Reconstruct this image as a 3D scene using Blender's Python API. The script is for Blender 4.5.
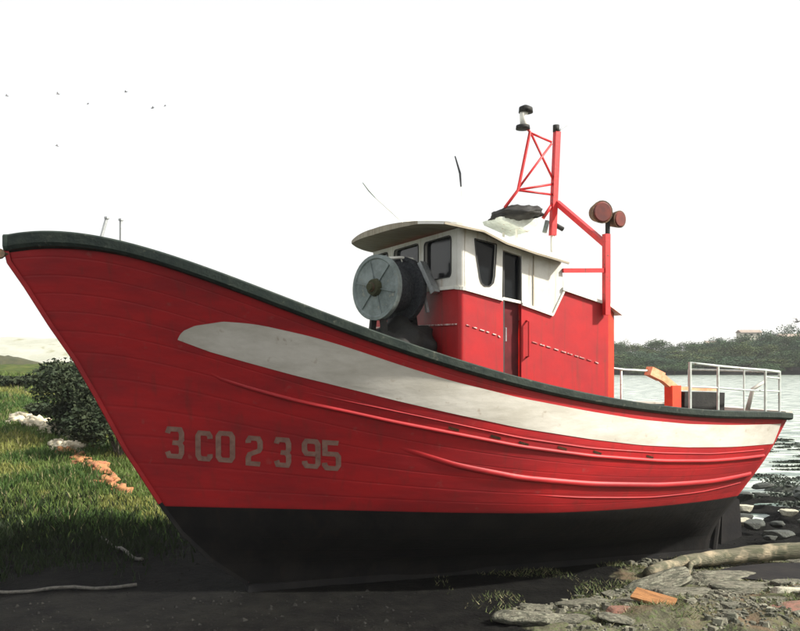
import bpy, bmesh, math, random
from mathutils import Vector, Matrix, noise
from mathutils.bvhtree import BVHTree
random.seed(7)
R = math.radians
scene = bpy.context.scene
for o in list(bpy.data.objects): bpy.data.objects.remove(o)
COL = scene.collection

# ------------------------------------------------------------------ camera, sky, sun, exposure
cam = bpy.data.cameras.new('camera'); camo = bpy.data.objects.new('camera', cam); COL.objects.link(camo)
camo.location = (0, 0, 2.6); camo.rotation_euler = (R(90), 0, 0)
cam.sensor_width = 36; cam.lens = 38.25; cam.shift_y = 0.0531; cam.clip_end = 3000; cam.clip_start = .1
scene.camera = camo
SUN_EL, SUN_AZ = R(38), R(-14)          # azimuth measured from +X towards +Y
sd = Vector((math.cos(SUN_EL)*math.cos(SUN_AZ), math.cos(SUN_EL)*math.sin(SUN_AZ), math.sin(SUN_EL)))
sun = bpy.data.lights.new('sun', 'SUN'); sun.energy = 5.0; sun.angle = R(2.5); sun.color = (1, .95, .86)
suno = bpy.data.objects.new('sun', sun); COL.objects.link(suno)
suno.rotation_euler = sd.to_track_quat('Z', 'Y').to_euler()
w = bpy.data.worlds.new('World'); scene.world = w; w.use_nodes = True
nt = w.node_tree; nt.nodes.clear()
out = nt.nodes.new('ShaderNodeOutputWorld'); bg = nt.nodes.new('ShaderNodeBackground'); bg.inputs[1].default_value = .1
sky = nt.nodes.new('ShaderNodeTexSky'); sky.sky_type = 'NISHITA'; sky.sun_disc = False
sky.sun_elevation = SUN_EL; sky.sun_rotation = math.atan2(sd.x, sd.y)
sky.air_density = 1.0; sky.dust_density = 6.0; sky.ozone_density = 1
mx = nt.nodes.new('ShaderNodeMixRGB'); mx.inputs[0].default_value = .7; mx.inputs[2].default_value = (6.9, 6.85, 6.7, 1)  # bright cloud veil
nt.links.new(sky.outputs[0], mx.inputs[1]); nt.links.new(mx.outputs[0], bg.inputs[0]); nt.links.new(bg.outputs[0], out.inputs[0])
scene.view_settings.view_transform = 'Standard'; scene.view_settings.look = 'None'
scene.view_settings.gamma = 1; scene.view_settings.exposure = .92
scene.render.engine = 'CYCLES'

# ------------------------------------------------------------------ materials
def nodes(name):
    m = bpy.data.materials.new(name); m.use_nodes = True
    return m, m.node_tree, m.node_tree.nodes['Principled BSDF']
def mat(name, col, col2=None, scale=6, rough=.5, rough2=None, metal=0, bump=0, bscale=None, spec=.5, stretch=(1, 1, 1), lo=.4, hi=.62, col3=None, s3=30, f3=(.6, .68)):
    """paint or other finish: base colour mottled with a second one, optional specks and bump"""
    m, t, b = nodes(name)
    N, Lk = t.nodes.new, t.links.new
    b.inputs['Metallic'].default_value = metal; b.inputs['Specular IOR Level'].default_value = spec
    tc = N('ShaderNodeTexCoord'); mp = N('ShaderNodeMapping'); mp.inputs['Scale'].default_value = stretch
    Lk(tc.outputs['Object'], mp.inputs['Vector'])
    n1 = N('ShaderNodeTexNoise'); n1.inputs['Scale'].default_value = scale; n1.inputs['Detail'].default_value = 8; n1.inputs['Roughness'].default_value = .65
    Lk(mp.outputs[0], n1.inputs['Vector'])
    r1 = N('ShaderNodeMapRange'); r1.inputs[1].default_value = lo; r1.inputs[2].default_value = hi
    Lk(n1.outputs['Fac'], r1.inputs[0])
    mix = N('ShaderNodeMixRGB'); mix.inputs[1].default_value = (*col, 1); mix.inputs[2].default_value = (*(col2 or col), 1)
    Lk(r1.outputs[0], mix.inputs[0]); last = mix
    if col3:
        n2 = N('ShaderNodeTexNoise'); n2.inputs['Scale'].default_value = s3; n2.inputs['Detail'].default_value = 5
        Lk(tc.outputs['Object'], n2.inputs['Vector'])
        r2 = N('ShaderNodeMapRange'); r2.inputs[1].default_value = f3[0]; r2.inputs[2].default_value = f3[1]
        Lk(n2.outputs['Fac'], r2.inputs[0])
        m2 = N('ShaderNodeMixRGB'); Lk(r2.outputs[0], m2.inputs[0]); Lk(mix.outputs[0], m2.inputs[1]); m2.inputs[2].default_value = (*col3, 1); last = m2
    Lk(last.outputs[0], b.inputs['Base Color'])
    r3 = N('ShaderNodeMapRange'); r3.inputs[3].default_value = rough; r3.inputs[4].default_value = rough2 if rough2 else min(1, rough+.15)
    Lk(n1.outputs['Fac'], r3.inputs[0]); Lk(r3.outputs[0], b.inputs['Roughness'])
    if bump:
        n4 = N('ShaderNodeTexNoise'); n4.inputs['Scale'].default_value = bscale or scale*4; n4.inputs['Detail'].default_value = 6
        Lk(mp.outputs[0], n4.inputs['Vector'])
        bp = N('ShaderNodeBump'); bp.inputs['Strength'].default_value = bump; bp.inputs['Distance'].default_value = .02
        Lk(n4.outputs['Fac'], bp.inputs['Height']); Lk(bp.outputs[0], b.inputs['Normal'])
    return m
M = {}
M['red'] = mat('hull_red_paint', (.38, .014, .017), (.26, .012, .016), 1.6, .42, .62, bump=.25, bscale=5, stretch=(.5, 1, 2.2), col3=(.28, .06, .055), s3=9, f3=(.66, .82), spec=.35)
M['cabin_red'] = mat('cabin_red_paint', (.40, .012, .015), (.31, .012, .016), 2.5, .42, .6, bump=.15, bscale=6, col3=(.2, .03, .02), s3=22, f3=(.7, .76), spec=.35)
M['door_red'] = mat('recess_shaded_door_red', (.14, .014, .02), (.08, .012, .014), 4, .6, .8, spec=.2)  # cabin red darkened, the doorway's recess shade put into the colour
M['mast_red'] = mat('mast_red_paint', (.62, .016, .02), (.45, .02, .02), 7, .45, .6, bump=.1, col3=(.12, .03, .02), s3=25, f3=(.62, .72))
def planked(m, groove, streak):
    """plank seams (from the hull's own planking lines) and thin run-off stains"""
    t = m.node_tree; N, Lk = t.nodes.new, t.links.new; b = t.nodes['Principled BSDF']
    a = N('ShaderNodeAttribute'); a.attribute_name = 'plank'
    fr = N('ShaderNodeMath'); fr.operation = 'PINGPONG'; fr.inputs[1].default_value = .5; Lk(a.outputs['Fac'], fr.inputs[0])
    g = N('ShaderNodeMapRange'); g.inputs[1].default_value = 0; g.inputs[2].default_value = .07; Lk(fr.outputs[0], g.inputs[0])
    old = b.inputs['Base Color'].links[0].from_socket; oldn = b.inputs['Normal'].links[0].from_socket
    tc = N('ShaderNodeTexCoord'); mp = N('ShaderNodeMapping'); mp.inputs['Scale'].default_value = (9, 9, .55); Lk(tc.outputs['Object'], mp.inputs[0])
    n = N('ShaderNodeTexNoise'); n.inputs['Scale'].default_value = 1.3; n.inputs['Detail'].default_value = 6; Lk(mp.outputs[0], n.inputs['Vector'])
    q = N('ShaderNodeMapRange'); q.inputs[1].default_value = .56; q.inputs[2].default_value = .74; q.inputs[4].default_value = .55; Lk(n.outputs['Fac'], q.inputs[0])
    x = N('ShaderNodeMixRGB'); x.inputs[2].default_value = (*streak, 1); Lk(q.outputs[0], x.inputs[0]); Lk(old, x.inputs[1])
    iv = N('ShaderNodeMapRange'); iv.inputs[3].default_value = .22; iv.inputs[4].default_value = 0; Lk(g.outputs[0], iv.inputs[0])
    y = N('ShaderNodeMixRGB'); y.inputs[2].default_value = (*groove, 1); Lk(iv.outputs[0], y.inputs[0]); Lk(x.outputs[0], y.inputs[1]); Lk(y.outputs[0], b.inputs['Base Color'])
    bp = N('ShaderNodeBump'); bp.inputs['Strength'].default_value = .3; bp.inputs['Distance'].default_value = .006; Lk(g.outputs[0], bp.inputs['Height']); Lk(oldn, bp.inputs['Normal']); Lk(bp.outputs[0], b.inputs['Normal'])
def stained(m, streak, amt):
    t = m.node_tree; N, Lk = t.nodes.new, t.links.new; b = t.nodes['Principled BSDF']; old = b.inputs['Base Color'].links[0].from_socket
    tc = N('ShaderNodeTexCoord'); mp = N('ShaderNodeMapping'); mp.inputs['Scale'].default_value = (16, 16, .9); Lk(tc.outputs['Object'], mp.inputs[0])
    n = N('ShaderNodeTexNoise'); n.inputs['Scale'].default_value = 1.2; n.inputs['Detail'].default_value = 6; Lk(mp.outputs[0], n.inputs['Vector'])
    q = N('ShaderNodeMapRange'); q.inputs[1].default_value = .55; q.inputs[2].default_value = .75; q.inputs[4].default_value = amt; Lk(n.outputs['Fac'], q.inputs[0])
    x = N('ShaderNodeMixRGB'); x.inputs[2].default_value = (*streak, 1); Lk(q.outputs[0], x.inputs[0]); Lk(old, x.inputs[1]); Lk(x.outputs[0], b.inputs['Base Color'])
M['wall_white'] = mat('stained_white_wall_paint', (.66, .655, .60), (.55, .54, .48), 4, .45, .6, bump=.15, col3=(.42, .33, .22), s3=14, f3=(.7, .8))
stained(M['wall_white'], (.34, .24, .13), .8); stained(M['cabin_red'], (.13, .03, .02), .65)
M['hull_red'] = mat('planked_hull_red_paint', (.38, .014, .017), (.26, .012, .016), 1.6, .42, .62, bump=.25, bscale=5, stretch=(.5, 1, 2.2), col3=(.28, .06, .055), s3=9, f3=(.66, .82), spec=.35)
planked(M['hull_red'], (.16, .012, .014), (.17, .020, .018))
M['hull_black'] = mat('planked_black_antifouling', (.006, .006, .006), (.012, .011, .010), 3, .85, .95, bump=.3, spec=.15)
planked(M['hull_black'], (.004, .004, .004), (.018, .013, .010))
M['orange'] = mat('orange_red_paint', (.75, .07, .02), (.6, .05, .02), 6, .45, .6, bump=.1)
M['peach'] = mat('sun_faded_orange_paint', (.75, .42, .24), (.7, .25, .12), 9, .6, .8, bump=.2)
M['black'] = mat('black_antifouling', (.012, .012, .013), (.02, .019, .018), 3, .85, .95, bump=.3, spec=.15)
M['rubber'] = mat('black_rubber', (.012, .012, .012), (.025, .025, .022), 12, .6, .8, bump=.2, spec=.3)
M['cap'] = mat('dark_green_gunwale_paint', (.010, .018, .015), (.022, .032, .025), 7, .5, .7, bump=.3, col3=(.06, .065, .05), s3=16, f3=(.62, .72), spec=.25)
M['stripe'] = mat('chalky_cream_paint', (.58, .56, .50), (.44, .42, .36), 2.2, .55, .75, bump=.2, bscale=8, stretch=(.5, 1, 1.6), col3=(.30, .24, .18), s3=11, f3=(.64, .8), spec=.3)
M['letter'] = mat('faded_tan_lettering', (.26, .155, .12), (.17, .085, .07), 14, .7, .85, lo=.35, hi=.7, spec=.2)
M['white'] = mat('white_cabin_paint', (.78, .77, .70), (.66, .65, .57), 4, .45, .6, bump=.12, col3=(.42, .33, .22), s3=14, f3=(.7, .8))
M['tan'] = mat('weathered_plywood', (.33, .29, .22), (.22, .19, .14), 3, .7, .85, bump=.2, stretch=(1, 6, 1))
M['glass'] = mat('dark_window_glass', (.008, .010, .012), (.014, .016, .018), 3, .08, .14, spec=.16)
M['seal'] = mat('dark_window_seal', (.02, .02, .02), (.03, .03, .028), 20, .6, .7)
M['steel'] = mat('galvanised_steel', (.42, .44, .44), (.28, .30, .30), 14, .45, .65, metal=.5, bump=.1)
M['railm'] = mat('pale_painted_steel', (.52, .57, .53), (.38, .42, .38), 14, .5, .7, col3=(.25, .13, .07), s3=20, f3=(.66, .74))
M['reel'] = mat('teal_grey_reel_paint', (.20, .24, .235), (.11, .14, .135), 7, .45, .65, bump=.3, col3=(.28, .27, .22), s3=14, f3=(.6, .75))
M['rust'] = mat('rusty_brown_metal', (.13, .06, .025), (.05, .035, .02), 10, .8, .95, bump=.4)
M['lampface'] = mat('brown_red_lamp_glass', (.16, .03, .02), (.09, .02, .018), 9, .3, .5)
M['net'] = mat('dark_netting', (.02, .022, .028), (.045, .05, .055), 30, .9, 1, bump=1.0, bscale=45)
M['deck'] = mat('grey_green_deck_paint', (.17, .20, .17), (.10, .12, .10), 5, .7, .85, bump=.2)
M['trim_dash'] = mat('chipped_white_trim', (.62, .50, .46), (.35, .05, .05), 16, .6, .8, lo=.45, hi=.6)
M['wood'] = mat('orange_brown_board', (.36, .17, .06), (.22, .10, .035), 5, .75, .9, bump=.5, stretch=(1, 9, 9))
M['driftwood'] = mat('mossy_driftwood', (.13, .12, .08), (.06, .065, .035), 4, .85, .95, bump=.8, stretch=(.6, 5, 5), col3=(.36, .30, .2), s3=5, f3=(.5, .7))
M['rope'] = mat('pale_rope', (.13, .125, .11), (.07, .07, .06), 30, .9, 1, bump=.5)
M['rock'] = mat('mossy_grey_rock', (.12, .115, .085), (.045, .048, .032), 5, .85, .95, bump=1, bscale=16, lo=.44, hi=.58, col3=(.19, .19, .14), s3=6, f3=(.52, .62))
M['rockdark'] = mat('wet_dark_rock', (.02, .024, .02), (.04, .048, .035), 4, .5, .8, bump=1, bscale=10)
M['pebble'] = mat('dull_dark_pebble', (.010, .010, .010), (.022, .022, .02), 3, .95, 1, spec=.05)
M['rockred'] = mat('reddish_rock', (.19, .085, .06), (.12, .075, .05), 5, .85, .95, bump=.8, bscale=11)
M['rockwhite'] = mat('pale_limestone', (.46, .45, .35), (.30, .29, .22), 5, .85, .95, bump=.8, bscale=11)
M['weed'] = mat('dark_seaweed', (.016, .026, .018), (.035, .05, .03), 12, .5, .8, bump=1)
M['litter'] = mat('orange_net_scraps', (.34, .16, .06), (.26, .10, .05), 10, .8, 1)
M['bloom'] = mat('cream_plastic_scraps', (.50, .46, .35), (.36, .30, .2), 10, .8, 1)
M['bird'] = mat('grey_feathers', (.06, .06, .065), (.12, .12, .12), 6, .8, 1)
M['bark'] = mat('tree_bark', (.06, .05, .035), (.10, .08, .06), 12, .9, 1, bump=.6)
M['leaf1'] = mat('dark_green_foliage', (.024, .055, .020), (.045, .080, .030), .6, .75, .9, spec=.2)
M['leaf2'] = mat('olive_green_foliage', (.045, .07, .022), (.075, .10, .032), .6, .75, .9, spec=.2)
M['leaf3'] = mat('blue_green_foliage', (.028, .060, .032), (.045, .085, .045), .6, .75, .9, spec=.2)
M['wall'] = mat('cream_render', (.66, .63, .54), (.58, .55, .46), 1, .8, .9)
M['roof'] = mat('grey_brown_tiles', (.22, .17, .14), (.30, .25, .21), 3, .8, .9)
M['bush'] = mat('bramble_leaves', (.016, .028, .012), (.032, .042, .018), 3, .7, .85, spec=.25)
M['sand'] = mat('pale_sand', (.36, .36, .31), (.27, .28, .23), .25, .9, 1, lo=.4, hi=.6, col3=(.2, .2, .12), s3=.5, f3=(.58, .66))
M['scrub'] = mat('brown_scrub', (.05, .05, .022), (.03, .035, .015), 2, .9, 1)

def grass_mat():
    m, t, b = nodes('grass_blades'); N, Lk = t.nodes.new, t.links.new
    a = N('ShaderNodeAttribute'); a.attribute_name = 'tint'
    Lk(a.outputs['Color'], b.inputs['Base Color']); b.inputs['Roughness'].default_value = .7
    b.inputs['Specular IOR Level'].default_value = .25
    tr = N('ShaderNodeBsdfTranslucent'); Lk(a.outputs['Color'], tr.inputs['Color'])
    ms = N('ShaderNodeMixShader'); ms.inputs[0].default_value = .35
    Lk(b.outputs[0], ms.inputs[1]); Lk(tr.outputs[0], ms.inputs[2]); Lk(ms.outputs[0], t.nodes['Material Output'].inputs['Surface'])
    return m
M['grass'] = grass_mat()

def ground_mat():
    """mud, turf and stony ledge, told apart by a painted mask (kind of ground, with hull shade painted into the mud)"""
    m, t, b = nodes('ground_surface'); N, Lk = t.nodes.new, t.links.new
    tc = N('ShaderNodeTexCoord')
    def noi(s, d=8, r=.6):
        n = N('ShaderNodeTexNoise'); n.inputs['Scale'].default_value = s; n.inputs['Detail'].default_value = d; n.inputs['Roughness'].default_value = r
        Lk(tc.outputs['Object'], n.inputs['Vector']); return n.outputs['Fac']
    def mix(f, c1, c2):
        x = N('ShaderNodeMixRGB')
        for i, c in ((1, c1), (2, c2)):
            if isinstance(c, tuple): x.inputs[i].default_value = (*c, 1)
            else: Lk(c, x.inputs[i])
        Lk(f, x.inputs[0]); return x.outputs[0]
    def rng(f, a, c):
        r = N('ShaderNodeMapRange'); r.inputs[1].default_value = a; r.inputs[2].default_value = c; Lk(f, r.inputs[0]); return r.outputs[0]
    at = N('ShaderNodeAttribute'); at.attribute_name = 'zone'
    sp = N('ShaderNodeSeparateColor'); Lk(at.outputs['Color'], sp.inputs[0])
    big, mid, fine = noi(.8), noi(4), noi(22)
    mud = mix(rng(mid, .4, .65), (.005, .005, .005), (.010, .010, .009))  # near-black mud: the boat's shade is put into the ground colour
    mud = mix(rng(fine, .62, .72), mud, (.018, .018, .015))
    turf = mix(rng(big, .42, .6), (.035, .060, .016), (.085, .10, .028))
    turf = mix(rng(mid, .55, .7), turf, (.07, .06, .03))
    rock = mix(rng(mid, .38, .6), (.035, .036, .024), (.115, .112, .075))
    rock = mix(rng(fine, .52, .62), rock, (.09, .11, .05))
    rock = mix(rng(big, .52, .6), rock, (.12, .09, .06))
    def edge(ch):
        a = N('ShaderNodeMath'); a.operation = 'ADD'; Lk(ch, a.inputs[0])
        s = N('ShaderNodeMath'); s.operation = 'MULTIPLY_ADD'; Lk(mid, s.inputs[0]); s.inputs[1].default_value = 1.0; s.inputs[2].default_value = -.5
        Lk(s.outputs[0], a.inputs[1]); return rng(a.outputs[0], .4, .6)
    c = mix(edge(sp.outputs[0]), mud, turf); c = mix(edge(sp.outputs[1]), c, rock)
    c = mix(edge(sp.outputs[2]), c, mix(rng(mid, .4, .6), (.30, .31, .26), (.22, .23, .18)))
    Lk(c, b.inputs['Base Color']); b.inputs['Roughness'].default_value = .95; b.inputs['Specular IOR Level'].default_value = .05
    bp = N('ShaderNodeBump'); bp.inputs['Strength'].default_value = .9; bp.inputs['Distance'].default_value = .03
    ad = N('ShaderNodeMath'); ad.operation = 'ADD'; Lk(mid, ad.inputs[0]); Lk(fine, ad.inputs[1])
    Lk(ad.outputs[0], bp.inputs['Height']); Lk(bp.outputs[0], b.inputs['Normal'])
    return m
M['ground'] = ground_mat()
def water_mat():
    m, t, b = nodes('pale_harbour_water'); N, Lk = t.nodes.new, t.links.new
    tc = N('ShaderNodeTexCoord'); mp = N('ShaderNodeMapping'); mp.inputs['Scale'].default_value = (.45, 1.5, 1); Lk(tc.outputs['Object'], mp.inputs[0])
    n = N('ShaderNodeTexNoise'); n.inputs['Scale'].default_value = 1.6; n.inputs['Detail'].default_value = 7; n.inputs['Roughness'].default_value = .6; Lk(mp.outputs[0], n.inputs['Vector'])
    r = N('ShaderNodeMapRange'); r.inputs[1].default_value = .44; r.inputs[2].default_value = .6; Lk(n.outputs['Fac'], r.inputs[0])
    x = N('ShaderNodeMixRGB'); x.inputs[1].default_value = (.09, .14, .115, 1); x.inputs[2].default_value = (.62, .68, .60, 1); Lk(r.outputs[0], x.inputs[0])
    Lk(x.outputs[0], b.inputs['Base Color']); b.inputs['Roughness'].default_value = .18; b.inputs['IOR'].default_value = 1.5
    bp = N('ShaderNodeBump'); bp.inputs['Strength'].default_value = .6; bp.inputs['Distance'].default_value = .08; Lk(n.outputs['Fac'], bp.inputs['Height']); Lk(bp.outputs[0], b.inputs['Normal'])
    return m
M['water'] = water_mat()

# ------------------------------------------------------------------ object helpers
def tag(o, label=None, cat=None, group=None, kind=None):
    if label: o['label'] = label
    if cat: o['category'] = cat
    if group: o['group'] = group
    if kind: o['kind'] = kind
    return o
def obj(name, me, mats, parent=None, smooth=False):
    if isinstance(me, bmesh.types.BMesh):
        bm = me; me = bpy.data.meshes.new(name); bm.normal_update(); bm.to_mesh(me); bm.free()
    if not isinstance(mats, (list, tuple)): mats = [mats]
    if not me.materials:
        for x in mats: me.materials.append(M[x])
    if smooth: me.shade_smooth()
    o = bpy.data.objects.new(name, me); COL.objects.link(o)
    if parent: o.parent = parent
    return o
def empty(name, loc=(0, 0, 0), rz=0):
    o = bpy.data.objects.new(name, None); COL.objects.link(o); o.location = loc; o.rotation_euler = (0, 0, rz); o.empty_display_size = .3
    return o
def frame(a, b):
    d = (Vector(b)-Vector(a)).normalized(); u = Vector((0, 0, 1)) if abs(d.z) < .9 else Vector((1, 0, 0))
    s = d.cross(u).normalized(); return d, s, s.cross(d).normalized()
def tube(bm, pts, r, n=8, caps=True, mi=0):
    pts = [Vector(p) for p in pts]; rs = r if isinstance(r, (list, tuple)) else [r]*len(pts)
    rings = []; s0 = None
    for i, p in enumerate(pts):
        d = (pts[min(i+1, len(pts)-1)]-pts[max(i-1, 0)]).normalized()
        if s0 is None: _, s, u = frame(p, p+d)
        else:
            s = (s0-d*s0.dot(d)).normalized(); u = s.cross(d).normalized()
        s0 = s
        rings.append([bm.verts.new(p+(s*math.cos(2*math.pi*k/n)+u*math.sin(2*math.pi*k/n))*rs[i]) for k in range(n)])
    for a, b in zip(rings, rings[1:]):
        for k in range(n): bm.faces.new((a[k], a[(k+1) % n], b[(k+1) % n], b[k])).material_index = mi
    if caps:
        bm.faces.new(rings[0][::-1]).material_index = mi; bm.faces.new(rings[-1]).material_index = mi
    return bm
def bar(bm, a, b, w, h, mi=0):
    """square bar between two points"""
    a, b = Vector(a), Vector(b); d, s, u = frame(a, b)
    r = [[bm.verts.new(p+s*x*w/2+u*y*h/2) for x, y in ((-1, -1), (1, -1), (1, 1), (-1, 1))] for p in (a, b)]
    for k in range(4): bm.faces.new((r[0][k], r[0][(k+1) % 4], r[1][(k+1) % 4], r[1][k])).material_index = mi
    bm.faces.new(r[0][::-1]).material_index = mi; bm.faces.new(r[1]).material_index = mi
    return bm
def bevel(bm, off=.01, seg=2):
    es = [e for e in bm.edges if len(e.link_faces) == 2 and e.calc_face_angle(0) > .6]
    bmesh.ops.bevel(bm, geom=es, offset=off, segments=seg, profile=.7, affect='EDGES', clamp_overlap=True); return bm
def B(): return bmesh.new()
def panel(bm, outer, holes, mp, n, th):
    """flat wall with openings; outer/holes 2-D loops, mp maps them to 3-D, n is the outward normal"""
    n = Vector(n); es = []; vs = []
    for loop in [outer]+holes:
        v = [bm.verts.new(mp(*p)) for p in loop]; vs += v
        es += [bm.edges.new((v[i], v[(i+1) % len(v)])) for i in range(len(v))]
    g = bmesh.ops.triangle_fill(bm, use_beauty=True, use_dissolve=True, edges=es)
    fs = [x for x in g['geom'] if isinstance(x, bmesh.types.BMFace)]
    bmesh.ops.recalc_face_normals(bm, faces=fs)
    e = bmesh.ops.extrude_face_region(bm, geom=fs)
    ev = [x for x in e['geom'] if isinstance(x, bmesh.types.BMVert)]
    bmesh.ops.translate(bm, verts=ev, vec=-n*th)
    bmesh.ops.recalc_face_normals(bm, faces=bm.faces[:])
    return bm
def rr(x0, x1, y0, y1, r=.04, seg=4):
    pts = []
    for cx, cy, a0 in ((x1-r, y1-r, 0), (x0+r, y1-r, 90), (x0+r, y0+r, 180), (x1-r, y0+r, 270)):
        for k in range(seg+1):
            a = R(a0+90*k/seg); pts.append((cx+r*math.cos(a), cy+r*math.sin(a)))
    return pts
def lerp(a, b, u): return a+(b-a)*u
def interp(x, P):
    if x <= P[0][0]: return P[0][1]
    for (a, b), (c, d) in zip(P, P[1:]):
        if x <= c: return b+(d-b)*(x-a)/(c-a)
    return P[-1][1]
def sstep(a, b, x):
    u = max(0, min(1, (x-a)/(b-a))); return u*u*(3-2*u)

# ------------------------------------------------------------------ ground, one sheet to the horizon
AX, AY = .9165, .4
def bt(x, y): return (x+3.75)*AX+(y-8.2)*AY, -(x+3.75)*AY+(y-8.2)*AX      # along / across the boat
def nz(x, y, s, k=0): return noise.noise(Vector((x*s, y*s, k)))
def ground_z(x, y):
    t, v = bt(x, y)
    slip = .11-.030*max(0, min(12, t-2))                                   # slipway falls gently aft
    z = slip
    left = interp(y, [(0, .05), (9, .02), (11, .08), (14, .40), (17, .75), (20, 1.0), (25, 1.30), (27, 1.42), (30, 1.75), (45, 2.05), (60, 2.2), (300, 2.4)])
    L = sstep(-2.6, -5.2, x+.12*(y-12)) if y < 40 else sstep(-2, -9, x)
    right = interp(y, [(0, .2), (7, .16), (9.5, .14), (10.8, .05), (11.6, -.02), (13, -.16), (14.5, -.38), (18, -.50), (22, -.66), (26, -1.1), (40, -2), (150, -2), (158, .2), (175, 1.8), (260, 3.5), (1500, 9)])
    Rr = sstep(.4, 3.0, x-max(0, (9.8-y))*.2*0) if y < 14 else 1
    under = sstep(2.6, 1.3, abs(v)) * sstep(-1.5, .5, t) * sstep(12, 10, t)
    z = lerp(z, right, Rr if y < 14 else sstep(11.5, 15, y) if x < 3 else 1)
    z = lerp(z, left, L)
    z = lerp(z, slip, under)
    amp = .05+.05*(L if y > 10 else 0)+.05*Rr*(1 if y < 14 else .4)
    am = amp*(1-.8*under)
    if y < 60:
        z += am*(nz(x, y, .9)+.6*nz(x, y, 2.3, 3)+.35*nz(x, y, 6, 7))
        z += L*.10*max(0, nz(x, y, .45, 11))*sstep(11, 15, y)
        if x > .3 and y < 13: z += (1-under)*.05*abs(nz(x*1.0, y*2.4, 1.4, 21))+.02*(1-under)*nz(x, y, 14, 5)
    if x > 1.2 and 8 < y < 12: z += .10*sstep(1.2, 2.6, x)*max(0, nz(x-y*.6, y*2.2, .8, 61))*(1-sstep(.5, .2, abs(v))*sstep(9.2, 8.8, t))
    # pool hollow behind the driftwood's near side
    hx, hy = (x-5.0)/1.15, (y-10.15)/.5
    z -= .14*max(0, 1-hx*hx-hy*hy)
    if x > 2 and 13 < y < 24: z += sstep(13, 15, y)*sstep(24, 21, y)*(.13*nz(x*.6, y, .9, 71)+.09*nz(x*.7, y, 2.6, 73))
    # shaded ledge in the left field
    z -= L*.35*math.exp(-((y-33)/3.0)**2)*sstep(-10, -13, x)
    return z
def build_ground():
    rs = [.8]
    while rs[-1] < 1500:
        r = rs[-1]; rs.append(r*(1.04 if r < 6 else 1.0055 if r < 22 else 1.02 if r < 60 else 1.04))
    angs = []
    a = -180
    while a < 180-1e-6:
        angs.append(a); a += .35 if abs(a+.01) < 32 else 6
    verts = [(0, 0, ground_z(0, 0))]; zone = [(0, 0, 0, 1)]; na = len(angs)
    for r in rs:
        for a in angs:
            x, y = r*math.sin(R(a)), r*math.cos(R(a)); verts.append((x, y, ground_z(x, y)))
            t, v = bt(x, y)
            g = sstep(-2.9, -4.3, x+.10*(y-12)+.5*nz(x, y, .8, 4))*sstep(10.6, 13.0, y+.6*nz(x, y, 1.1, 9)) if y < 60 else (1 if x < -6 else 0)  # turf stops early so near-black mud stands in for bow shade
            k = sstep(.1, 1.4, x-(9.0-y)*.5+.6*nz(x, y, .9, 14))*sstep(11.3, 10.8, y-.2*(x-3)) * (1-sstep(1.7, 1.3, abs(v))*sstep(7.0, 6.2, t))*sstep(.3, .8, abs(v)+max(0, t-8.6))  # ledge left out below the hull; the mud there paints its shade
            s = sstep(40, 44, y)*sstep(62, 56, y)*0
            if y > 62 and x < 0 and y < 140: s = 1; g = 0
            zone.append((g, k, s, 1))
    faces = [(0, 1+(i+1) % na, 1+i) for i in range(na)]
    for j in range(len(rs)-1):
        o = 1+j*na
        for i in range(na):
            i2 = (i+1) % na; faces.append((o+i, o+i2, o+na+i2, o+na+i))
    me = bpy.data.meshes.new('ground'); me.from_pydata(verts, [], faces); me.update()
    ca = me.color_attributes.new('zone', 'FLOAT_COLOR', 'POINT'); ca.data.foreach_set('color', [c for z in zone for c in z])
    me.flip_normals() if me.polygons[-1].normal.z < 0 else None
    return tag(obj('ground', me, 'ground', smooth=True), 'muddy slipway painted dark as hull shade, grassy bank and stony ledge around the boat', kind='structure')
build_ground()
bm = B()
WZ = -.5
bmesh.ops.create_grid(bm, x_segments=2, y_segments=2, size=1); 
for v in bm.verts: v.co = (v.co.x*600+20, v.co.y*295+305, 0)
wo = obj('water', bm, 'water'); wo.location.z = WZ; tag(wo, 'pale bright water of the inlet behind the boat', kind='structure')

# ------------------------------------------------------------------ boat
boat = empty('fishing_boat', (-3.75, 8.2, 0), math.atan2(AY, AX))
tag(boat, 'red wooden fishing boat with cream side stripe, hauled out on the bank', 'fishing boat')
def P(t, b, z): return Vector((t, -b, z))             # along, to port, up
def poly(c, t):
    r = 0
    for k in c: r = r*t+k
    return r
ROW = {'sheer': ((-.02, 9.28, 1.55, .85, .55, 2.2), [-3.27223e-05, 0.00108273, -0.0147147, 0.103592, -0.357944, 0.178653, 3.72831]),
       'rub': ((.584, 9.138, 1.5, .62, .56, 1.75), [-5.32989e-05, 0.00168222, -0.0212708, 0.136577, -0.440818, 0.382432, 2.55809]),
       'wl': ((1.444, 8.973, 1.28, .28, .52, 1.5), [1.68811e-05, -0.000542943, 0.00670238, -0.0399325, 0.116054, -0.18139, 1.18528]),
       'bilge': ((1.70, 8.8, .86, .12, .5, 1.5), [-.042, .76]),
       'garb': ((2.05, 8.7, .16, .05, .4, 1.5), [-.035, .42]),
       'keel': ((2.35, 8.66, .06, .05, .2, 1.5), [-.030, .165])}
def row(n, s, i=None):
    (t0, t1, bb, eb, sm, p), c = ROW[n]
    b = bb*(1-(1-s/sm)**p) if s < sm else bb-(bb-eb)*((s-sm)/(1-sm))**2.1
    t = t0+(t1-t0)*s
    return Vector((t, b, poly(c, t)))
def sheer_at(t):
    s = (t+.02)/9.3; s = max(0, min(1, s)); return row('sheer', s)
names = ['sheer', 'rub', 'wl', 'bilge', 'garb', 'keel']; segs = [12, 12, 5, 4, 2]
NS = 96
SS = [(k/NS)**1.35 for k in range(NS+1)]
def catm(p0, p1, p2, p3, u): return .5*((2*p1)+(p2-p0)*u+(2*p0-5*p1+4*p2-p3)*u*u+(3*p1-3*p2+p3-p0)*u**3)
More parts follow.
